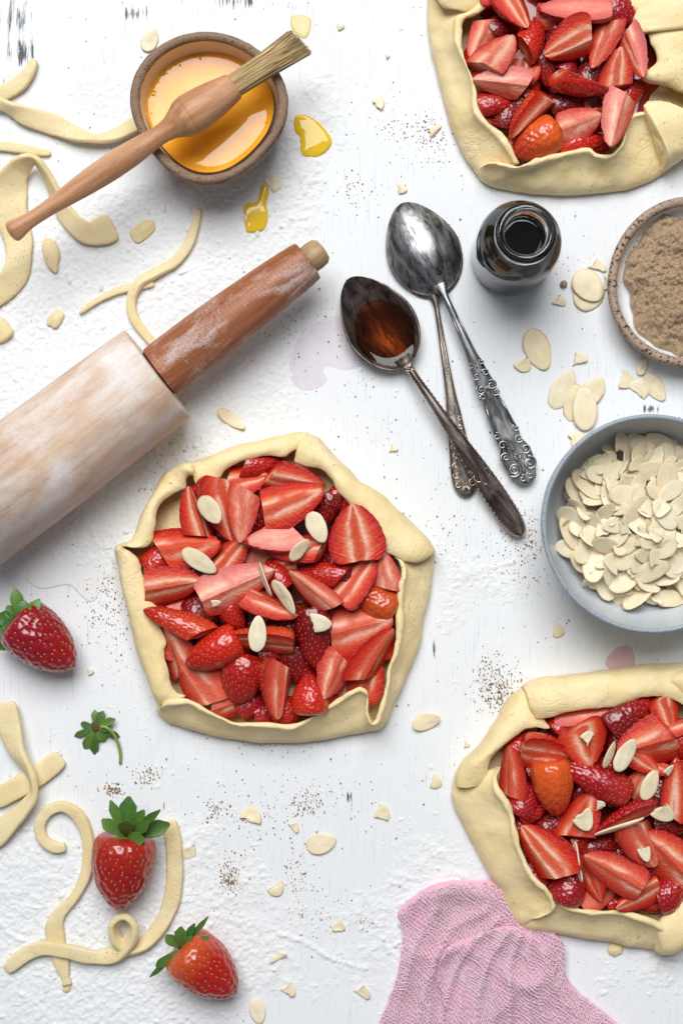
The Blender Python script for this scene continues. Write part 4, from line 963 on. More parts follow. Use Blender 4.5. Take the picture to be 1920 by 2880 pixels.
# ------------------------------------------------------------------ fillings: (x, y, z, form, length, width, tip direction, tilt of the cut face, tone)
F1 = [(700, 215, 62, 'half', 210, 120, 10, 160, 'red'), (870, 265, 92, 'half', 270, 150, -12, -48, 'bright'), (840, 395, 112, 'half', 310, 215, 20, 8, 'bright'), (535, 400, 78, 'half', 300, 210, -78, 8, 'red'),
      (625, 425, 112, 'wide', 265, 150, -93, 0, 'pale'), (405, 440, 96, 'quarter', 250, 190, 108, -12, 'red'), (360, 590, 84, 'half', 320, 215, 6, 6, 'bright'), (290, 755, 96, 'half', 285, 190, 10, -14, 'bright'),
      (575, 625, 92, 'wide', 210, 150, 48, 24, 'red'), (790, 545, 128, 'slab', 295, 140, 187, -14, 'pale'), (880, 610, 106, 'half', 270, 130, 185, -55, 'coral'), (1140, 520, 104, 'half', 250, 240, 98, 0, 'bright'),
      (1000, 405, 78, 'half', 160, 150, 250, 170, 'deep'), (1155, 735, 82, 'half', 270, 170, 52, 32, 'red'), (990, 710, 94, 'half', 250, 125, 176, 165, 'red'), (955, 790, 122, 'quarter', 275, 150, 141, 6, 'pale'),
      (1280, 700, 92, 'wide', 195, 130, 100, 0, 'pale'), (1240, 820, 86, 'half', 200, 165, 152, 150, 'orange'), (595, 755, 116, 'wide', 340, 200, 24, -16, 'pale'), (785, 715, 100, 'half', 165, 120, 118, 165, 'red'),
      (735, 860, 128, 'half', 265, 150, -26, 50, 'coral'), (580, 915, 90, 'stub', 150, 120, -60, 150, 'red'), (345, 930, 118, 'half', 335, 140, 156, 140, 'coral'), (350, 855, 62, 'slab', 180, 110, 20, 20, 'deep'),
      (330, 1065, 66, 'half', 260, 190, 108, 0, 'dull'), (428, 1205, 58, 'half', 250, 225, 126, 0, 'dull'), (490, 1070, 120, 'thick', 255, 165, 205, 176, 'bright'), (615, 1190, 92, 'thick', 220, 205, -100, 180, 'red'),
      (700, 1000, 122, 'half', 315, 140, 175, 48, 'coral'), (935, 1000, 100, 'half', 285, 170, -84, 152, 'deep'), (745, 1085, 88, 'stub', 120, 90, 10, 170, 'crimson'), (1150, 965, 76, 'half', 310, 245, 14, 0, 'dull'),
      (1210, 1085, 98, 'wide', 300, 190, 60, -42, 'bright'), (1035, 1165, 98, 'wide', 220, 170, -112, 10, 'dull'), (780, 1235, 92, 'half', 260, 180, -93, 14, 'dull'), (930, 1262, 100, 'thick', 180, 160, 92, 178, 'bright'),
      (1110, 1215, 48, 'slab', 200, 130, 56, 5, 'dull'), (660, 1305, 56, 'half', 150, 130, 30, 170, 'crimson'), (705, 625, 72, 'slab', 160, 120, 200, 0, 'pale'), (490, 860, 60, 'half', 260, 170, 30, 170, 'deep'), (1060, 640, 60, 'half', 260, 180, 100, 170, 'deep'),
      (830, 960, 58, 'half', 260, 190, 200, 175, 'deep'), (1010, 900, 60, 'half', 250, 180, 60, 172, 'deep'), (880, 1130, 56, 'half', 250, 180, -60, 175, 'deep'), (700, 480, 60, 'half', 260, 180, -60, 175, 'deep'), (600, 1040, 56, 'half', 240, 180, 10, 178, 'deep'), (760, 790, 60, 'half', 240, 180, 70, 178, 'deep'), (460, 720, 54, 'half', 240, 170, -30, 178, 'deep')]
F2 = [(345, 225, 74, 'half', 300, 180, -118, 0, 'pale'), (415, 340, 118, 'half', 285, 240, 42, 0, 'pale'), (470, 500, 104, 'wide', 350, 200, 172, 10, 'pale'), (650, 245, 104, 'half', 260, 200, 60, 150, 'bright'), (530, 55, 108, 'half', 300, 220, -62, 4, 'bright'),
      (905, 55, 122, 'slab', 430, 160, 178, -12, 'coral'), (872, 262, 112, 'half', 320, 255, 205, 6, 'bright'), (1085, 255, 104, 'wide', 340, 175, -112, -14, 'dull'), (1275, 305, 106, 'half', 340, 170, -70, -46, 'crimson'), (1165, 440, 92, 'wide', 260, 210, 82, 0, 'dull'),
      (915, 515, 116, 'half', 350, 225, -24, 70, 'bright'), (1150, 715, 116, 'half', 380, 205, -106, 12, 'pale'), (930, 760, 98, 'wide', 250, 220, 22, 0, 'pale'), (635, 695, 100, 'half', 370, 230, 222, 52, 'coral'), (670, 865, 96, 'thick', 290, 235, 208, 172, 'orange'),
      (935, 880, 84, 'half', 300, 150, 8, 168, 'bright'), (720, 410, 74, 'half', 230, 150, -78, 172, 'deep'), (400, 640, 76, 'half', 240, 160, 5, 170, 'red'), (470, 150, 70, 'half', 230, 150, 30, 172, 'deep'), (1190, 70, 92, 'half', 240, 220, -10, 172, 'crimson'),
      (770, 95, 80, 'half', 230, 160, 10, 10, 'dull'), (338, 455, 72, 'stub', 170, 120, 70, 170, 'crimson'), (640, 465, 84, 'stub', 150, 120, 40, 10, 'dull'), (500, 690, 60, 'half', 240, 170, 70, 175, 'deep'), (1010, 440, 66, 'half', 240, 170, 60, 175, 'deep'), (860, 640, 60, 'half', 240, 170, 10, 175, 'deep'),
      (800, 170, 58, 'half', 260, 180, 100, 175, 'deep'), (1080, 600, 58, 'half', 240, 170, 10, 175, 'deep'), (560, 600, 56, 'half', 240, 170, 100, 175, 'deep'), (400, -80, 84, 'half', 260, 200, 30, 0, 'bright'), (760, -110, 88, 'half', 280, 200, -40, 165, 'red'), (1080, -90, 84, 'half', 280, 210, 10, 5, 'dull'), (960, 150, 60, 'half', 240, 180, 60, 175, 'deep'), (390, 760, 56, 'stub', 160, 120, 20, 170, 'deep'), (830, 830, 56, 'half', 220, 160, 20, 175, 'deep')]
F3 = [(930, 420, 62, 'half', 340, 150, 5, 20, 'dull'), (950, 590, 106, 'half', 275, 320, -80, 0, 'orange'), (1225, 440, 92, 'half', 340, 230, 30, 170, 'deep'), (1350, 600, 96, 'half', 400, 340, 196, 0, 'bright'), (1285, 700, 104, 'wide', 270, 170, -38, 16, 'coral'), (720, 650, 88, 'half', 340, 240, -10, -28, 'bright'),
      (748, 890, 116, 'thick', 335, 245, -84, 178, 'orange'), (500, 800, 96, 'half', 350, 190, 91, 44, 'coral'), (1030, 835, 122, 'thick', 430, 200, 154, 172, 'crimson'), (580, 965, 78, 'half', 220, 210, 60, 172, 'crimson'), (620, 1045, 76, 'stub', 250, 140, 25, 160, 'red'), (920, 1075, 98, 'half', 350, 265, 62, 0, 'crimson'),
      (1195, 1070, 124, 'half', 400, 180, 204, 30, 'crimson'), (1300, 1225, 108, 'half', 320, 275, -62, 0, 'dull'), (1515, 900, 122, 'slab', 400, 160, 88, 12, 'coral'), (1480, 1330, 94, 'half', 440, 310, 134, 0, 'coral'), (700, 1290, 100, 'half', 410, 300, 130, 0, 'bright'), (1130, 1405, 122, 'wide', 400, 240, 150, 10, 'coral'),
      (1010, 1440, 90, 'half', 280, 190, -68, -52, 'bright'), (1050, 1270, 78, 'half', 280, 170, 10, 172, 'deep'), (850, 1490, 86, 'thick', 260, 215, 70, 176, 'crimson'), (1290, 1565, 96, 'quarter', 330, 220, 208, -10, 'bright'), (1040, 1570, 74, 'slab', 250, 140, 28, 10, 'dull'), (1490, 1555, 86, 'half', 240, 220, 40, 172, 'crimson'),
      (1270, 865, 86, 'wide', 190, 150, 60, 20, 'dull'), (1450, 400, 84, 'wide', 240, 200, -74, 0, 'coral'), (1540, 500, 88, 'half', 230, 170, 10, 40, 'dull'), (1580, 640, 84, 'half', 220, 180, -60, 170, 'red'), (1420, 900, 66, 'half', 240, 180, 70, 172, 'deep'), (1340, 1400, 62, 'half', 260, 180, 20, 172, 'deep'),
      (760, 1130, 58, 'half', 260, 190, 40, 175, 'deep'), (980, 960, 60, 'half', 260, 190, -40, 175, 'deep'), (860, 740, 60, 'half', 240, 190, 40, 175, 'deep'), (1150, 930, 60, 'half', 240, 190, 40, 175, 'deep'), (880, 1330, 60, 'half', 240, 190, 100, 175, 'deep'), (1170, 600, 60, 'half', 240, 190, 100, 175, 'deep'), (1640, 780, 92, 'half', 280, 210, 30, 0, 'bright'), (1680, 1100, 96, 'half', 280, 210, -60, 160, 'red'), (1660, 1380, 92, 'half', 260, 200, 100, 0, 'red'), (1620, 560, 74, 'half', 240, 180, 0, 170, 'deep'), (1480, 1120, 60, 'half', 240, 180, 0, 170, 'deep')]
def look(form, tilt):
    w = {'half': 'half', 'thick': 'half', 'slab': 'slice', 'quarter': 'wedge', 'wide': 'wedge', 'chunk': 'chunk', 'stub': 'chunk'}[form]
    a = abs(tilt)
    return w + (' cut side up' if a < 26 else (' on its side' if a < 100 else ' skin up'))
def filling(F, tf, scale, c, R, gname, gshort):
    for (x, y, z, form, L, Wd, yaw, tilt, tone) in F:
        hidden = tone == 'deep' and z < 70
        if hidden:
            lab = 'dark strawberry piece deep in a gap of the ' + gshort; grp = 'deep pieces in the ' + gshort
        else:
            lab = uniq('%s strawberry %s, %s %s' % (TONEW[tone], look(form, tilt), clockpos(x, y, c, R), gshort), ['larger', 'smaller', 'third'])
            grp = 'strawberry pieces in the ' + gshort
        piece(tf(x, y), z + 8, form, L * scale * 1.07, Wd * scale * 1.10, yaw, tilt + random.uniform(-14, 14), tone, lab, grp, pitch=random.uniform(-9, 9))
F1 += [(560, 1300, 56, 'wide', 190, 150, 20, 0, 'dull'), (830, 1345, 54, 'half', 190, 150, 10, 168, 'red'), (1010, 1310, 56, 'half', 190, 150, -30, 160, 'bright'), (1200, 1190, 52, 'half', 200, 150, 70, 4, 'red'), (1270, 1010, 52, 'half', 200, 150, 85, 165, 'red'), (300, 990, 54, 'half', 200, 140, 120, 0, 'dull'), (265, 640, 56, 'half', 190, 140, 40, 168, 'red'),
       (460, 330, 56, 'half', 190, 150, 60, 165, 'red'), (640, 275, 56, 'half', 200, 150, 10, 0, 'bright'), (1085, 400, 56, 'half', 190, 140, -50, 165, 'red'), (1200, 660, 54, 'half', 200, 150, 80, 165, 'crimson'), (250, 850, 50, 'half', 180, 140, 30, 165, 'red'), (740, 1360, 48, 'stub', 160, 130, 0, 170, 'crimson'), (1220, 900, 54, 'half', 180, 150, 10, 160, 'coral'), (520, 800, 62, 'stub', 170, 130, 20, 20, 'red'), (820, 660, 76, 'stub', 170, 130, 200, 20, 'bright')]
F2 += [(1260, 560, 50, 'half', 200, 150, 40, 165, 'red'), (740, 950, 50, 'half', 200, 150, 10, 165, 'red'), (1060, 880, 54, 'stub', 180, 150, 20, 170, 'crimson'), (600, 380, 60, 'half', 200, 150, 70, 10, 'dull'), (860, 380, 64, 'stub', 190, 150, 70, 165, 'crimson'), (310, 330, 52, 'half', 190, 150, 80, 165, 'red'), (560, 900, 52, 'half', 190, 150, 40, 165, 'coral'), (1010, 660, 62, 'stub', 180, 140, 10, 20, 'red'), (640, 560, 64, 'stub', 190, 140, 60, 165, 'red'), (1230, 200, 60, 'half', 190, 150, 40, 165, 'crimson')]
F3 += [(830, 1560, 54, 'half', 210, 170, 30, 165, 'red'), (560, 1150, 52, 'half', 220, 160, 110, 165, 'red'), (640, 1430, 54, 'half', 220, 170, 120, 165, 'crimson'), (1180, 1620, 54, 'half', 220, 160, 10, 160, 'red'), (1390, 1610, 56, 'half', 220, 160, -10, 165, 'bright'), (470, 960, 54, 'half', 200, 150, 70, 165, 'red'), (660, 790, 60, 'stub', 200, 160, 20, 165, 'crimson'), (1100, 760, 66, 'stub', 200, 160, 60, 165, 'red'), (1400, 750, 70, 'half', 210, 160, -20, 20, 'bright'), (940, 1230, 66, 'stub', 200, 160, 20, 165, 'red'), (1200, 1290, 62, 'half', 200, 160, 60, 165, 'red'), (830, 500, 56, 'half', 210, 160, 20, 165, 'red'), (560, 620, 54, 'half', 200, 160, 40, 165, 'red'), (1420, 1030, 76, 'stub', 190, 150, 40, 165, 'red')]
filling(F1, t_center, 960 / 1568, (760, 770), 560, 'middle galette', 'middle galette')
filling(F2, t_top, 720 / 1568, (800, 450), 560, 'top galette', 'top galette')
filling(F3, t_low, 700 / 1568, (1100, 950), 640, 'lower galette', 'lower galette')
#PART4
# ------------------------------------------------------------------ flaked almonds
FL = {}
def flake_mesh(kind):
    if kind in FL: return FL[kind]
    shape, seed = kind; r_ = random.Random(seed * 31 + 5); n = 28; O = []
    for j in range(n):
        a = 2 * math.pi * j / n; x = 0.5 * math.cos(a); y = 0.5 * math.sin(a) * (1 - 0.16 * math.cos(a)) * (1 + 0.03 * r_.uniform(-1, 1)); x *= 1 + 0.02 * r_.uniform(-1, 1)
        if shape == 'broken' and x < -0.10 + 0.2 * y * (seed % 3 - 1): x = -0.10 + 0.2 * y * (seed % 3 - 1) + 0.035 * r_.uniform(-1, 1)
        if shape == 'corner':
            if x < -0.05 + 0.25 * y: x = -0.05 + 0.25 * y + 0.03 * r_.uniform(-1, 1)
            if y < -0.18 + 0.1 * x: y = -0.18 + 0.1 * x + 0.03 * r_.uniform(-1, 1)
        O.append((x, y))
    V = []; th = 0.033
    for zs, rings in ((1, (0.0, 0.45, 0.8, 0.95, 1.0)), (-1, (1.0, 0.95, 0.6, 0.0))):
        for t in rings:
            for (x, y) in O:
                z = zs * th * (1.0 if t < 0.9 else (0.8 if t < 0.97 else 0.25)) * (1 + 0.25 * math.sin(5 * x + seed) * (t < .9))
                V.append((x * max(t, 0.02), y * max(t, 0.02), z))
    V = np.array(V); bend = {'curl': 0.9}.get(shape, 0.16 * (1 if seed % 2 else -1))
    V[:, 2] += bend * (V[:, 0] ** 2) + 0.12 * (seed % 3 - 1) * V[:, 1] ** 2
    V[:, 2] += 0.012 * vnoise(V, 0.18, seed)
    F = [f for f in grid_faces(9, n, cv=True)]
    F.append(tuple(range(n - 1, -1, -1))); F.append(tuple(range(8 * n, 9 * n)))
    me = bpy.data.meshes.new('almond_flake'); me.from_pydata(V.tolist(), [], [list(f[::-1]) for f in F]); me.materials.append(MAT['almond'])
    me.polygons.foreach_set('use_smooth', np.ones(len(me.polygons), bool)); me.update(); FL[kind] = me; return me
_fk = 0
def flake(xy, z, L, Wd, yaw, label, group=None, shape='whole', tilt=0, pitch=0, th=1.0, world=None):
    global _fk; _fk += 1
    me = flake_mesh((shape, _fk % 5)); o = bpy.data.objects.new('almond_flake', me); col.objects.link(o)
    p = W(xy[0], xy[1], z) if world is None else Vector(world); f = fz(z) if world is None else 1.0
    R = Matrix.Rotation(math.radians(yaw), 3, 'Z') @ Matrix.Rotation(math.radians(pitch), 3, 'Y') @ Matrix.Rotation(math.radians(tilt), 3, 'X')
    k = max(60.0, 0.75 * L) * th
    o.matrix_world = Matrix.Translation(p * U) @ (R @ Matrix.Diagonal((L * f * U, Wd * f * U, k * f * U))).to_4x4()
    tag(o, label, 'almond flake', group); return o
GA = 'flaked almonds scattered on the table'
TABLE_FLAKES = [  # picture position, length, width, angle, shape, label
    (1234, 803, 100, 60, -68, 'whole', 'large whole almond flake standing between the spoons and the sugar dish'), (1198, 832, 52, 40, -50, 'broken', 'small broken almond flake touching the large flake beside the spoons'), (1321, 829, 56, 42, 10, 'corner', 'triangular almond fragment below the sugar dish'),
    (1291, 895, 98, 52, 62, 'whole', 'leaning oval almond flake left of the three overlapping flakes'), (1317, 925, 88, 46, 80, 'whole', 'bottom left almond flake of the three overlapping flakes'), (1360, 898, 72, 50, 50, 'whole', 'upper right almond flake of the three overlapping flakes'), (1342, 938, 102, 56, 92, 'whole', 'topmost almond flake of the three overlapping flakes'),
    (1352, 680, 74, 62, 30, 'whole', 'almond flake under another flake beside the sugar dish'), (1350, 656, 84, 64, -50, 'whole', 'round almond flake lying on another flake beside the sugar dish'), (1276, 692, 48, 34, -20, 'corner', 'broken almond fragment below the brown crumb by the bottle'), (1360, 610, 66, 36, -20, 'corner', 'ragged almond fragment nearest the bottle side of the sugar dish'), (1390, 650, 34, 30, 10, 'broken', 'almond bit tucked under the rim of the sugar dish'),
    (1474, 843, 40, 24, 70, 'whole', 'tiny almond flake alone below the sugar dish'), (1430, 872, 56, 40, -20, 'broken', 'left almond flake of the loose cluster above the blue bowl'), (1464, 896, 68, 50, 35, 'broken', 'middle almond flake of the loose cluster above the blue bowl'), (1503, 890, 72, 40, -55, 'whole', 'right almond flake of the loose cluster above the blue bowl'),
    (1318, 1016, 62, 44, 40, 'broken', 'almond flake half hidden under the rim of the blue bowl'), (898, 1032, 32, 26, 0, 'corner', 'tiny almond chip above right of the middle galette'), (978, 1657, 66, 38, 18, 'curl', 'curled almond flake at the lower right corner of the middle galette'), (995, 1795, 42, 32, -30, 'broken', 'almond fragment left of the lower galette'), (876, 1875, 54, 34, 78, 'broken', 'half almond flake standing upright left of the lower galette'),
    (575, 1880, 58, 50, 85, 'broken', 'large triangular almond fragment below the middle galette'), (670, 1895, 44, 26, -55, 'corner', 'narrow curved almond sliver below the middle galette'), (737, 1938, 70, 46, 15, 'whole', 'floury almond flake with a notch below the middle galette'), (632, 2037, 46, 40, -70, 'broken', 'rounded half almond flake right of the leafy strawberry'), (655, 2272, 50, 40, -35, 'corner', 'thin triangular almond fragment right of the tilted strawberry'),
    (823, 2275, 62, 36, -35, 'corner', 'arrow shaped almond fragment left of the pink cloth'), (778, 2135, 36, 30, 80, 'broken', 'small almond chip between the tilted strawberry and the pink cloth'), (592, 2322, 60, 36, -80, 'whole', 'whole almond flake at the bottom edge below the tilted strawberry'), (1275, 1448, 42, 32, -20, 'broken', 'small almond flake left below the blue bowl'), (345, 93, 54, 36, 62, 'whole', 'almond flake upper left of the egg bowl'),
    (867, 240, 42, 28, 62, 'broken', 'upright almond fragment between the egg bowl and top galette'), (917, 433, 36, 24, -10, 'broken', 'small almond chip above the ornate spoon bowl'), (990, 308, 58, 28, 42, 'corner', 'jagged almond fragment left of the top galette'), (623, 424, 62, 38, 18, 'broken', 'almond flake soaking in the hooked egg smear'), (531, 963, 74, 28, -35, 'curl', 'curved golden almond sliver right of the rolling pin'), (430, 1950, 52, 42, -60, 'broken', 'golden almond flake touching the long curled dough strip'),
    (640, 2198, 44, 14, 25, 'curl', 'thin arched almond sliver above right of the tilted strawberry'), (778, 62, 26, 14, 10, 'broken', 'tiny almond chip at the top edge of the table'), (1068, 1713, 22, 18, 0, 'corner', 'tiny almond crumb left of the lower galette crust'), (205, 1543, 22, 16, 10, 'broken', 'tiny almond chip beside the left strawberry tip'), (888, 132, 18, 12, 40, 'corner', 'minute almond crumb near the top centre')]
for (x, y, L, Wd, yaw, shp, lab) in TABLE_FLAKES:
    lift = 16 if 'lying on' in lab or 'topmost' in lab else (11 if 'upper right' in lab else 6)
    flake(D(x, y), lift, L * DS, Wd * DS, yaw, lab, GA, shp, tilt=random.uniform(-5, 5), pitch=random.uniform(-5, 5), th=0.9)
GF = 'almond flakes on the galette fillings'
def gflake(tf, sc_, c, R, gs, items):
    for (x, y, z, L, Wd, yaw, tilt, shp) in items:
        w = {'whole': 'almond flake', 'broken': 'broken almond flake', 'corner': 'jagged almond fragment', 'curl': 'curled almond sliver'}[shp]
        if abs(tilt) > 55: w = 'almond flake standing on edge'
        flake(tf(x, y), z + 11, L * sc_, Wd * sc_, yaw, uniq('%s, %s %s' % (w, clockpos(x, y, c, R), gs), ['larger', 'smaller']), GF, shp, tilt, random.uniform(-6, 6), 0.9)
gflake(t_center, 960 / 1568, (760, 770), 560, 'middle galette', [(475, 415, 146, 148, 98, -52, 18, 'whole'), (425, 650, 146, 185, 84, -34, 10, 'whole'), (965, 495, 148, 152, 92, -66, 12, 'whole'), (885, 598, 150, 125, 70, 48, 35, 'whole'), (725, 735, 160, 165, 70, -70, 72, 'whole'), (815, 815, 158, 185, 78, -58, 42, 'whole'), (693, 985, 172, 168, 82, 86, 6, 'whole'), (960, 935, 158, 148, 88, -6, 8, 'broken'), (490, 845, 144, 75, 34, 12, 20, 'broken')])
gflake(t_low, 700 / 1568, (1100, 950), 640, 'lower galette', [(958, 595, 150, 150, 112, 60, 8, 'corner'), (1203, 680, 166, 232, 112, 62, 10, 'whole'), (1105, 680, 152, 180, 80, 66, 45, 'whole'), (1358, 870, 160, 205, 110, 66, 12, 'whole'), (1465, 790, 150, 125, 55, 52, 30, 'broken'), (1425, 1030, 150, 205, 125, -36, 14, 'broken'), (930, 1065, 146, 205, 135, -64, 6, 'broken'), (1030, 1010, 150, 108, 95, 20, 20, 'corner'), (1168, 1138, 166, 330, 80, 20, 62, 'whole'), (1320, 1280, 154, 150, 80, -72, 6, 'broken'), (903, 1355, 136, 265, 90, -80, 74, 'whole')])

# ------------------------------------------------------------------ blue bowl with almonds
ab, abc = bowl('almond_bowl', D(1497, 1203), 253 * DS, 250, 13, 150, 'blue grey speckled ceramic bowl full of flaked almonds', 'bowl', (MAT['bluebowl'], MAT['bluerim'], MAT['bluebowl']), lambda a: 1 + 0.006 * math.cos(2 * a + 1), 30, 6, n=128, inner_foot=130)
hc = W(*D(1492, 1196), 120); Rh = 182 * DS
def heap_z(r): return 92 + 72 * (1 - min(1, (r / Rh)) ** 2)
rh = random.Random(3); GB = 'almond flakes heaped in the blue bowl'; nfl = 0
for layer, (mind, dz, cnt) in enumerate(((40, -18, 62), (31, 0, 190))):
    pts = []; tries = 0
    while len(pts) < cnt and tries < 9000:
        tries += 1
        r = Rh * math.sqrt(rh.random()) * 1.0; a = rh.uniform(0, 2 * math.pi); x, y = r * math.cos(a), r * math.sin(a)
        if all((x - p[0]) ** 2 + (y - p[1]) ** 2 > mind ** 2 for p in pts): pts.append((x, y))
    for (x, y) in pts:
        r = math.hypot(x, y); z = heap_z(r) + dz + rh.uniform(-5, 9)
        L = rh.uniform(70, 112); w = L * rh.uniform(0.50, 0.66); shp = rh.choice(['whole', 'whole', 'whole', 'broken', 'corner', 'curl', 'broken'])
        flake((0, 0), z, L, w, rh.uniform(0, 360), 'pale flaked almond in the heap inside the blue grey bowl', GB, shp, rh.gauss(0, 21), rh.gauss(0, 19), 0.62, world=(hc.x + x, hc.y + y, z)); nfl += 1

# ------------------------------------------------------------------ dough trimmings
def ribbon(name, pts, thick, label, cat='dough scrap', group='dough trimmings', seed=0, sub=6, matk='scrap'):
    """pts: (x, y in picture, height of the centre line, width, twist in degrees)"""
    Q = []
    for (x, y, z, w, tw) in pts:
        p = W(*D(x, y), z); Q.append((p.x, p.y, z, w * DS, math.radians(tw)))
    Q = catmull(Q, sub); P = Q[:, :3]; T = np.gradient(P, axis=0); T /= np.linalg.norm(T, axis=1, keepdims=True) + 1e-9
    n = len(Q); V = []; sec = 14
    for i in range(n):
        t = T[i]; up = np.array((0, 0, 1.0)); s_ = np.cross(up, t); s_ /= np.linalg.norm(s_) + 1e-9; u_ = np.cross(t, s_)
        tw = Q[i, 4]; a_ = math.cos(tw) * s_ + math.sin(tw) * u_; b_ = -math.sin(tw) * s_ + math.cos(tw) * u_
        e = min(1.0, 0.75 + 0.25 * min(i, n - 1 - i) / 2.0); w = Q[i, 3] * e * (1 + 0.13 * float(vnoise(P[i:i + 1] + 50, 45, seed + 31)[0])); th = thick * e * (1 + 0.12 * float(vnoise(P[i:i + 1], 60, seed + 33)[0]))
        for k_ in range(sec):
            a = 2 * math.pi * k_ / sec; c, sn = math.cos(a), math.sin(a)
            y = 0.5 * w * math.copysign(abs(c) ** 0.45, c); z = 0.5 * th * math.copysign(abs(sn) ** 0.45, sn)
            V.append(P[i] + a_ * y + b_ * z)
    V = np.array(V); F = grid_faces(n, sec, cv=True); F.append(tuple(range(sec - 1, -1, -1))); F.append(tuple(range((n - 1) * sec, n * sec)))
    N = vnormals(V, F); V = V + N * (1.6 * vnoise(V, 34, seed) + 0.8 * vnoise(V, 13, seed + 2))[:, None]
    V[:, 2] = np.maximum(V[:, 2], 0.8)
    o = mk(name, V, F, MAT[matk], sub=1); tag(o, label, cat, group); return o
ribbon('dough_strip', [(-30, 225, 14, 34, 0), (10, 212, 14, 36, 10), (45, 192, 14, 34, 0), (68, 165, 15, 28, 0), (80, 136, 14, 20, 0)], 22, 'short dough strip pointing up at the left edge', seed=1)
ribbon('dough_strip', [(-20, 232, 24, 26, 0), (20, 246, 30, 32, 50), (60, 266, 24, 44, 20), (120, 285, 16, 50, 5), (170, 306, 20, 42, -20), (215, 318, 24, 34, -55), (255, 314, 22, 34, -35), (290, 298, 20, 38, -20), (318, 282, 18, 38, -10)], 18, 'twisted dough ribbon running under the egg bowl rim from the left', seed=2)
ribbon('dough_strip', [(-20, 333, 10, 24, 0), (40, 340, 10, 24, 0), (85, 348, 9, 20, 0), (118, 352, 7, 12, 0)], 16, 'thin flat dough strip at the left edge below the twisted ribbon', seed=3)
ribbon('dough_strip', [(-40, 690, 14, 60, 0), (5, 665, 16, 60, 10), (38, 625, 20, 58, 20), (44, 560, 16, 62, 0), (28, 500, 14, 74, 0), (22, 440, 16, 84, 5), (42, 388, 40, 60, 40), (78, 366, 52, 40, 75), (108, 400, 40, 38, 65), (132, 455, 26, 40, 45), (158, 500, 22, 42, 20), (200, 535, 18, 52, 5), (235, 530, 16, 66, 0), (262, 518, 14, 62, 0)], 18, 'wide looping dough ribbon under the brush handle', seed=4)
ribbon('dough_strip', [(-15, 775, 12, 50, 0), (5, 757, 14, 56, 0), (22, 745, 12, 46, 0)], 26, 'stubby dough offcut at the left edge above the rolling pin', seed=5)
ribbon('dough_strip', [(183, 720, 10, 8, 0), (215, 696, 12, 13, 0), (255, 674, 12, 16, 0), (300, 660, 11, 18, 0), (355, 652, 10, 16, 0)], 15, 'thin dough string crossing under the wavy one above the rolling pin', seed=6)
ribbon('dough_strip', [(457, 478, 10, 14, 0), (449, 515, 12, 20, 0), (430, 565, 12, 24, 0), (400, 602, 14, 25, 0), (355, 628, 18, 24, 20), (318, 652, 22, 24, 30), (302, 690, 14, 24, 10), (308, 730, 12, 23, 0), (332, 765, 12, 22, 0), (358, 795, 12, 20, 0)], 20, 'wavy dough string ending beneath the rolling pin', seed=7)
ribbon('dough_strip', [(142, 1738, 12, 44, 0), (105, 1770, 12, 48, 0), (60, 1798, 14, 50, 0), (-20, 1842, 14, 50, 0)], 18, 'straight dough strip under the left loop of dough', seed=8)
ribbon('dough_strip', [(12, 1612, 26, 52, 10), (22, 1665, 30, 54, 10), (40, 1725, 40, 48, 30), (70, 1775, 46, 36, 60), (78, 1820, 40, 36, 60), (55, 1858, 34, 44, 40), (22, 1890, 24, 52, 20), (-25, 1935, 16, 54, 5)], 19, 'broad dough ribbon bent into a loop at the left edge', seed=9)
ribbon('dough_strip', [(152, 1944, 14, 22, 0), (128, 1946, 14, 25, 0), (100, 1928, 14, 26, 10), (92, 1895, 14, 26, 10), (110, 1864, 14, 26, 0), (145, 1852, 15, 27, 0), (180, 1873, 16, 28, 10), (200, 1915, 16, 27, 10), (204, 1965, 15, 28, 10), (196, 2015, 15, 26, 10), (170, 2062, 15, 24, 10), (140, 2095, 14, 30, 0), (126, 2130, 12, 42, 0), (134, 2175, 10, 40, 0), (144, 2215, 9, 34, 0), (152, 2245, 8, 18, 0), (156, 2262, 8, 24, 0)], 22, 'dough strip curled into a spiral left of the leafy strawberry', seed=10)
ribbon('dough_strip', [(388, 1884, 14, 36, 0), (398, 1930, 14, 38, 0), (402, 1995, 14, 38, 0), (396, 2060, 14, 38, 0), (375, 2115, 15, 38, 10), (340, 2160, 18, 34, 20), (298, 2180, 22, 32, 40), (268, 2158, 34, 34, 70), (262, 2122, 48, 36, 75), (286, 2106, 56, 34, 70), (306, 2128, 52, 32, 60), (296, 2165, 40, 36, 40), (255, 2196, 26, 36, 20), (200, 2196, 26, 34, 0), (150, 2184, 28, 32, 0), (100, 2178, 22, 32, 0), (60, 2192, 15, 34, 0), (14, 2228, 12, 30, 0)], 21, 'long dough strip with a small loop right of the leafy strawberry', seed=11)
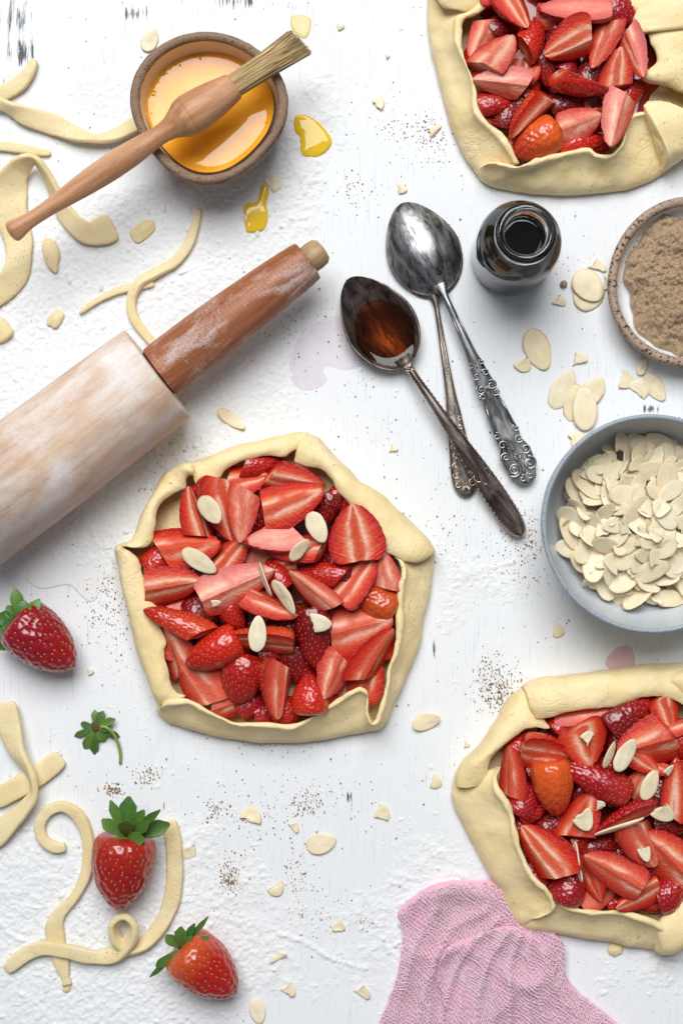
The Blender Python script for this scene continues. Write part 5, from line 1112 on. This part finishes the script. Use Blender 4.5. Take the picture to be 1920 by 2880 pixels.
def dough_bit(x, y, L, Wd, h, yaw, label, seed):
    n = 20; V = []
    for i in range(9):
        t = -1 + 2 * i / 8
        for j in range(n):
            a = 2 * math.pi * j / n; r = math.sqrt(max(0, 1 - t * t)) + 0.02
            V.append((r * math.cos(a), r * math.sin(a), t))
    V = np.array(V); V *= (1 + 0.28 * vnoise(V, 0.7, seed) + 0.15 * vnoise(V, 0.3, seed + 1))[:, None]
    V *= np.array((L * DS / 2, Wd * DS / 2, h / 2)); V[:, 2] += h / 2 - 1; c, s_ = math.cos(math.radians(yaw)), math.sin(math.radians(yaw))
    p = W(*D(x, y), h / 2); V = np.stack([p.x + c * V[:, 0] - s_ * V[:, 1], p.y + s_ * V[:, 0] + c * V[:, 1], np.maximum(V[:, 2], 0.6)], 1)
    F = grid_faces(9, n, cv=True); F.append(tuple(range(n - 1, -1, -1))); F.append(tuple(range(8 * n, 9 * n)))
    tag(mk('dough_crumb', V, F, MAT['scrap'], sub=1), label, 'dough crumb', 'dough crumbs')
dough_bit(116, 583, 76, 38, 26, -75, 'crumbly oval dough bit under the brush handle end', 1); dough_bit(327, 530, 62, 38, 18, 35, 'flat dough bit below the pastry brush handle', 2); dough_bit(127, 733, 44, 32, 22, 60, 'small dough nugget above left of the rolling pin', 3)
dough_bit(155, 2270, 24, 18, 12, 60, 'torn dough tip at the end of the spiral strip', 4); dough_bit(1412, 2672, 10, 6, 4, 0, 'minute dough crumb', 5) if False else None
dough_bit(1412, 2182, 28, 34, 14, 80, 'dough crumb at the bottom crust edge of the lower galette', 6)

# ------------------------------------------------------------------ whole strawberries
def leaf_mesh(p0, d0, up, L, Wd, curl, seed, tooth=True):
    """a toothed sepal growing from p0 along d0, bending by curl towards -up"""
    d0 = np.array(d0, float); d0 /= np.linalg.norm(d0); up = np.array(up, float); up -= d0 * up.dot(d0); up /= np.linalg.norm(up) + 1e-9; sd = np.cross(d0, up)
    n = 9; P = []; p = np.array(p0, float); ang = 0; V = []; nv = 5
    for i in range(n + 1):
        t = i / n; w = 0.5 * Wd * float(np.interp(t, [0, .2, .4, .6, .75, .88, 1], [.30, .52, .82, 1.0, .98, .74, .2]))
        if tooth and i in (7, 8): w *= (1.10 if i == 7 else 0.74)
        dirv = math.cos(ang) * d0 - math.sin(ang) * up; nrm = math.sin(ang) * d0 + math.cos(ang) * up
        for j in range(nv):
            s_ = -1 + 2 * j / (nv - 1); V.append(p + sd * s_ * w + nrm * (0.22 * w * s_ * s_ + (1.0 if j == 2 else 0)))
        p = p + dirv * L / n; ang += curl / n
    m = len(V); V = np.array(V); V2 = V - up * 1.6
    g = grid_faces(n + 1, nv); F = list(g) + [tuple(i + m for i in f[::-1]) for f in g]
    ring = [i * nv for i in range(n + 1)] + [n * nv + j for j in range(1, nv)] + [i * nv + nv - 1 for i in range(n - 1, -1, -1)] + [j for j in range(nv - 2, 0, -1)]
    for a, b in zip(ring, ring[1:] + ring[:1]): F.append((a, b, b + m, a + m))
    return np.concatenate([V, V2]), F
BM = {}
def whole_berry(cx, cy, L, Wd, yaw, tone, label, leaves, seed, pitch=0):
    z = Wd * 0.47; c = W(cx, cy, z); f = fz(z); L *= f; Wd *= f
    V, F, S, pts = berry_mesh(84, 110, seed, dip=0.026, lump=0.024)
    R = np.array(Matrix.Rotation(math.radians(yaw), 3, 'Z') @ Matrix.Rotation(math.radians(-pitch), 3, 'Y')); sca = np.array((L, Wd, Wd))
    t = bpy.data.objects.new('strawberry', None); col.objects.link(t); t.empty_display_size = 0.01
    t.location = Vector((c.x, c.y, 0)) * U; tag(t, label, 'strawberry', 'whole strawberries')
    def child(nm, V_, F_, mats, fm=None, kind=None, par=t):
        me = bpy.data.meshes.new(nm); me.from_pydata(np.asarray(V_).tolist(), [], [list(q) for q in F_])
        for m_ in mats: me.materials.append(m_)
        me.polygons.foreach_set('use_smooth', np.ones(len(me.polygons), bool)); me.update()
        o = bpy.data.objects.new(nm, me); col.objects.link(o); o.parent = par
        if kind: o['kind'] = kind
        return o
    body = child('berry', V, F, [MAT['skin'], MAT['flesh']])
    body.matrix_local = Matrix.Translation(Vector((0, 0, z * U))) @ (Matrix(R.tolist()) @ Matrix.Diagonal((L * U, Wd * U, Wd * U))).to_4x4()
    tc, pal = TONES[tone]; body.color = (*tc, {'crimson': 0.0, 'red': 0.06, 'bright': 0.45}[tone]); body.color = (tc[0] * .78, tc[1] * .8, tc[2], body.color[3])
    sm = seed_mesh(S, [True] * len(S)); so = child('seeds', sm[0], sm[1], [MAT['seed']], kind='stuff', par=body)
    bx, by, leaves = leaves
    zb_ = z + 0.12 * Wd; pb = np.array(W(bx, by, zb_)) - np.array((c.x, c.y, 0))
    for i, (tx, ty, wd, lift, curl) in enumerate(leaves):
        tip = np.array(W(tx, ty, zb_ + lift)) - np.array((c.x, c.y, 0)); d = tip - pb; ln = np.linalg.norm(d) * (1 + 0.10 * abs(curl)); dn = d / np.linalg.norm(d)
        hv = np.array((0, 0, 1.0)); d2 = dn * math.cos(curl * 0.45) + hv * math.sin(curl * 0.45)
        v, f_ = leaf_mesh(pb + dn * 5, d2, hv, ln, wd, curl, i)
        v[:, 2] = np.maximum(v[:, 2], 2.0)
        o = child('leaf', v * U, f_, [MAT['leaf']])
        md = o.modifiers.new('smooth', 'SUBSURF'); md.levels = 1; md.render_levels = 1
    v, f_ = tube(np.array([(-0.44 * L, 0, 0), (-0.5 * L, 0, 0), (-0.5 * L - 10, 2, 4)]) @ R.T + np.array((0, 0, z)), [8, 6, 4], 8); child('stalk', v * U, f_, [MAT['leaf']])
def zt(ox, oy, k, pts): return [(ox + x * k, oy + y * k, w, l, c) for x, y, w, l, c in pts]
whole_berry(126, 1808, 216, 170, -40, 'crimson', 'deep crimson strawberry lying at the left edge with dark curled leaves', (72, 1762, zt(0, 1640, .2168, [(205, 110, 38, 26, 0.9), (490, 250, 32, 20, 1.3), (120, 330, 40, 10, 1.0), (20, 430, 46, 8, 1.2), (-40, 600, 46, 4, 0.9), (-10, 820, 44, -30, 0.6), (150, 750, 36, -6, 1.1), (500, 450, 44, 18, 1.5), (230, 620, 52, 40, 1.6), (300, 300, 52, 40, 1.4), (80, 560, 50, 30, 1.3)])), 5, pitch=-4)
whole_berry(343, 2452, 215, 178, -98, 'red', 'red strawberry with fresh green leaves between the spiral and the long dough strip', (357, 2352, zt(230, 2220, .1722, [(490, 225, 30, 20, 0.5), (770, 160, 50, 14, 0.4), (1000, 370, 36, 30, 0.3), (1255, 360, 24, 60, 0.2), (1390, 580, 48, 6, 0.5), (370, 520, 38, 16, 0.6), (440, 1030, 38, 10, 1.0), (720, 560, 44, 60, 0.5), (1050, 560, 38, 58, 0.5), (640, 900, 50, 46, 1.3), (900, 830, 44, 50, 1.3)])), 6, pitch=-4)
whole_berry(585, 2728, 212, 164, -40, 'bright', 'orange shouldered strawberry tilted at the bottom centre left', (508, 2668, zt(400, 2560, .1913, [(375, 385, 32, 14, 0.4), (570, 275, 36, 30, 0.4), (760, 220, 22, 40, 0.2), (955, 115, 16, 46, 0.1), (940, 400, 22, 20, 0.7), (240, 805, 28, -10, 0.7), (140, 960, 16, -20, 0.3), (430, 900, 22, -10, 0.5), (600, 855, 32, 10, 1.0), (660, 700, 34, 24, 1.1), (700, 420, 26, 40, 0.6)])), 7, pitch=-4)

# the cut off calyx
hz0 = W(271, 2043, 14); ht = thing('strawberry_hull', (hz0.x, hz0.y, 0), 'cut off green strawberry top with curved stem on the table', 'strawberry top')
for i, (tx, ty, wd, zt_) in enumerate(((85, 460, 26, 6), (175, 290, 26, 8), (355, 118, 30, 14), (470, 130, 36, 20), (620, 235, 32, 22), (675, 470, 30, 8), (560, 330, 44, 16), (485, 515, 40, 8), (345, 700, 34, 5), (215, 625, 38, 6))):
    tip = W(200 + tx * .1913, 1980 + ty * .1913, zt_); b0 = np.array((hz0.x, hz0.y, 20.0)); dv = np.array(tip) - b0
    v, f = leaf_mesh(b0 + dv * 0.10, dv + np.array((0, 0, 12)), (0, 0, 1), np.linalg.norm(dv) * 1.05, wd * 0.72, 0.5, i)
    v[:, 2] = np.maximum(v[:, 2], 1.5); o = mk('leaf', v, f, MAT['leaf'], ht, sub=1)
v, f = lathe([(1, 23), (8, 22.5), (14, 20), (17, 14), (13, 6), (1, 4)], 16, hz0.x, hz0.y); V = v + 2 * np.stack([vnoise(v, 9, 1), vnoise(v, 9, 2), vnoise(v, 9, 3)], 1); mk('core', V, [q[::-1] for q in f], MAT['hull'], ht)
P = catmull([W(200 + x * .1913, 1980 + y * .1913, z) for x, y, z in ((440, 330, 34), (530, 350, 40), (630, 450, 30), (700, 600, 18), (728, 750, 10), (725, 868, 6))], 6)
v, f = tube(P, 4.4, 8); mk('stem', v, f, MAT['stem'], ht)
v, f = tube([P[-1], P[-1] + (P[-1] - P[-2]) * 0.5], [4.6, 3.8], 8); mk('stem_tip', v, f, MAT['stemtip'], ht)

# ------------------------------------------------------------------ pink muslin
def muslin():
    outl = [W(*D(*p), 0)[:2] for p in catmull([(925, 2150), (912, 2100), (930, 2075), (975, 2040), (1030, 2022), (1090, 2022), (1150, 2025), (1215, 2090), (1290, 2160), (1295, 2230), (1330, 2280), (1400, 2335), (1450, 2390), (1480, 2480), (1200, 2520), (900, 2500), (862, 2440), (868, 2360), (890, 2300), (912, 2240)], 5, True)]
    cx, cy = W(*D(1110, 2230), 0)[:2]
    def ridgeline(pts, wd, ht, X, Y):
        c = catmull([W(*D(*p), 0)[:2] for p in pts], 10); b = np.full(X.shape, 1e9)
        for q_ in c: b = np.minimum(b, (X - q_[0]) ** 2 + (Y - q_[1]) ** 2)
        return ht * (0.55 * np.exp(-np.sqrt(b) / wd) + 0.45 * np.exp(-b / wd ** 2))
    def height(X, Y):
        P = np.stack([X, Y, np.zeros_like(X)], 1)
        Pw = P + 40 * np.stack([fbm(P, 150, 71, 2), fbm(P, 150, 72, 2), 0 * X], 1)
        z = 10 + 20 * (1 - np.abs(fbm(Pw * np.array((1.0, 0.6, 1)), 170, 81, 2)) * 2.0).clip(0, 1) ** 1.4 + 6 * (1 - np.abs(fbm(Pw * np.array((1.0, 0.6, 1)), 80, 82, 1)) * 2.0).clip(0, 1) + 4 * fbm(P, 60, 3, 2)
        for pts, wd, ht in (([(925, 2095), (955, 2062), (1030, 2044), (1130, 2050)], 26, 24), ([(1110, 2085), (1030, 2130), (985, 2230), (955, 2340), (920, 2460)], 15, 26), ([(1140, 2105), (1075, 2160), (1030, 2250), (1010, 2350), (1000, 2480)], 12, 30), ([(1160, 2130), (1115, 2200), (1090, 2300), (1080, 2480)], 13, 26),
                            ([(1185, 2140), (1165, 2220), (1165, 2320), (1175, 2480)], 12, 28), ([(1210, 2150), (1215, 2230), (1245, 2330), (1280, 2480)], 14, 30), ([(1240, 2175), (1270, 2250), (1330, 2340), (1400, 2440)], 12, 24), ([(1000, 2080), (960, 2140), (935, 2220), (905, 2330)], 12, 18), ([(1060, 2230), (1052, 2320), (1045, 2440)], 8, 14), ([(1200, 2250), (1215, 2350), (1235, 2450)], 8, 14)):
            z = z + ridgeline(pts, wd * 0.8 * DS, ht * 0.55, X, Y)
        return z
    t = thing('muslin_cloth', (cx, cy, 0), 'crumpled pink muslin cloth tucked under the lower galette', 'cloth')
    poly = np.array(outl)
    v, f = pool_mesh(poly, 1.0, 6.0, 6.0); edge = v[:, 2] < 0.5
    v[:, 2] = np.maximum(height(v[:, 0], v[:, 1]) - 5, 1.0); v[edge, 2] = np.minimum(v[edge, 2], 5); mk('cloth_sheet', v, f, MAT['gauze'], t)
    poly2 = np.array([W(*D(*p), 0)[:2] for p in catmull([(1006, 2200), (1030, 2165), (1085, 2142), (1140, 2122), (1200, 2128), (1262, 2178), (1275, 2250), (1310, 2320), (1370, 2420), (1300, 2500), (1050, 2490), (1015, 2400), (1022, 2320), (1002, 2255)], 5, True)])
    v, f = pool_mesh(poly2, 1.0, 6.0, 14.0); e = np.clip(v[:, 2], 0.3, 1.3) - 0.3
    v[:, 2] = np.maximum(height(v[:, 0], v[:, 1]) - 2 + 15 * e, 2.0); mk('folded_over_sheet', v, f, MAT['gauze'], t)
    for layer, (ang, sp, dz, k, seed) in enumerate(((0.35, 9.2, 1, 1.0, 1), (0.85, 10.0, 3, 0.98, 2), (0.55, 9.2, 17, 1.0, 4), (1.0, 9.8, 19, 1.0, 4))):
        parts = []; cl, sl = math.cos(ang), math.sin(ang); ext = 460
        for axis in (0, 1):
            for line in np.arange(-ext, ext, sp):
                s_ = np.arange(-ext, ext, 6.5)
                u_ = np.full_like(s_, line) if axis else s_; v_ = s_ if axis else np.full_like(s_, line)
                P = np.stack([u_, v_, np.zeros_like(u_)], 1)
                wx = 26 * fbm(P, 130, int(seed + ang * 9) + 5, 2) + 6.5 * vnoise(P, 24, seed + 9); wy = 26 * fbm(P, 130, int(seed + ang * 9) + 6, 2) + 6.5 * vnoise(P, 24, seed + 10)
                X = cx + k * (cl * (u_ + wx) - sl * (v_ + wy)); Y = cy + k * (sl * (u_ + wx) + cl * (v_ + wy))
                jx = 9 * vnoise(np.stack([X, Y, 0 * X], 1), 16, 61); jy = 9 * vnoise(np.stack([X, Y, 0 * X], 1), 16, 62); ok = inside(poly2 if seed == 4 else poly, X + jx, Y + jy); Z = np.maximum(height(X, Y) + dz + 1.5 * vnoise(np.stack([X, Y, 0 * X], 1), 11, seed) + (1.2 if axis else -1.2), 1.2)
                i = 0
                while i < len(ok):
                    if ok[i]:
                        j = i
                        while j < len(ok) and ok[j]: j += 1
                        if j - i >= 3: parts.append(tube(np.stack([X[i:j], Y[i:j], Z[i:j]], 1), 1.25 + 0.3 * math.sin(line), 3, False))
                        i = j
                    else: i += 1
        v, f = merge(parts); mk('cloth_layer', v, f, MAT['thread'], t, kind='stuff')
muslin()

# ------------------------------------------------------------------ crumbs of sugar and grit on the table
def crumbs():
    r_ = random.Random(5); parts = []
    cl = [(960, 300, 40, 20, 60, 2.2), (940, 310, 60, 60, 40, 1.5), (127, 720, 60, 40, 50, 1.8), (240, 1390, 35, 45, 90, 2.2), (225, 1330, 25, 25, 30, 2), (1150, 1588, 30, 28, 190, 2.6), (1125, 1560, 22, 40, 60, 2), (525, 2020, 14, 24, 110, 2.8), (700, 1842, 22, 16, 60, 2.4), (495, 1862, 16, 16, 45, 2.6), (340, 1780, 16, 12, 50, 2.6), (262, 1815, 14, 8, 45, 2.8),
          (1205, 1235, 30, 35, 120, 2.2), (1180, 1300, 50, 40, 60, 1.8), (600, 1690, 60, 14, 70, 2), (360, 1110, 40, 35, 60, 2.2), (440, 1010, 50, 30, 60, 2), (650, 745, 70, 40, 90, 1.8), (820, 440, 30, 30, 40, 1.8), (720, 2110, 40, 40, 40, 1.8), (690, 2010, 20, 30, 40, 2.2), (600, 1900, 60, 40, 50, 1.8), (870, 960, 90, 60, 40, 1.8), (930, 1240, 60, 40, 60, 2), (730, 1830, 60, 30, 30, 2),
          (540, 620, 90, 60, 60, 1.6), (840, 2120, 12, 8, 18, 2.2), (630, 1800, 120, 60, 60, 1.7), (1000, 330, 30, 30, 40, 1.8), (280, 1450, 30, 60, 40, 2), (450, 1140, 40, 40, 30, 1.8), (1230, 590, 60, 30, 30, 1.5), (300, 1340, 40, 50, 50, 2), (450, 2040, 60, 40, 30, 2), (260, 2090, 60, 30, 40, 2), (1080, 1180, 60, 60, 30, 1.7)]
    def add(x, y, r):
        if not (-30 < x < 1950 and -30 < y < 2910): return
        # keep grains off the raised things
        p = W(x, y, 0); a = r_.uniform(0, 6.28); v = []
        for k_ in range(4):
            b = a + k_ * 1.571; q = r * r_.uniform(0.7, 1.2); v.append((p.x + q * math.cos(b), p.y + q * math.sin(b), 0.3 + r * r_.uniform(0, .5)))
        v.append((p.x, p.y, 2.6 + r * r_.uniform(1.0, 1.7)))
        parts.append((np.array(v), [(0, 1, 4), (1, 2, 4), (2, 3, 4), (3, 0, 4)]))
    for (x, y, sx, sy, n, r) in cl:
        for _ in range(int(n * 1.7)):
            X, Y = r_.gauss(x, sx) * DS, r_.gauss(y, sy) * DS; add(X, Y, abs(r_.gauss(r * .62, 0.8)) + 0.4)
    for _ in range(900): add(r_.uniform(0, 1920), r_.uniform(0, 2880), abs(r_.gauss(1.0, 0.7)) + 0.35)
    for _ in range(90): add(r_.uniform(250, 1300), r_.uniform(300, 2700), r_.uniform(2.4, 3.8))
    v, f = merge(parts); o = mk('sugar_crumbs', v, f, MAT['grain'], base=(0, 0, 0), smooth=False); tag(o, 'brown sugar grains scattered over the tabletop', 'sugar', kind='stuff')
crumbs()
def grit(x, y, r, label):
    V, F = lathe([(0.1, r * 2.0), (r * .7, r * 1.5), (r, r * .8), (r * .8, 0.5)], 9); V += r * 0.4 * np.stack([vnoise(V, r * .8, 1), vnoise(V, r * .8, 2), vnoise(V, r * .8, 3)], 1); p = W(*D(x, y), 0); V += np.array((p.x, p.y, 0)); V[:, 2] = np.maximum(V[:, 2], .4)
    tag(mk('sugar_lump', V, [f[::-1] for f in F], MAT['sugar'], smooth=False), label, 'sugar lump')
grit(1293, 652, 9, 'dark brown sugar lump between the bottle and the sugar dish')
grit(1098, 568, 4.5, 'tiny brown sugar lump at the left foot of the bottle')
for lab, os_ in LABELS.items():
    if len(os_) > 1 and not os_[0][1]: print('DUP', lab, os_)
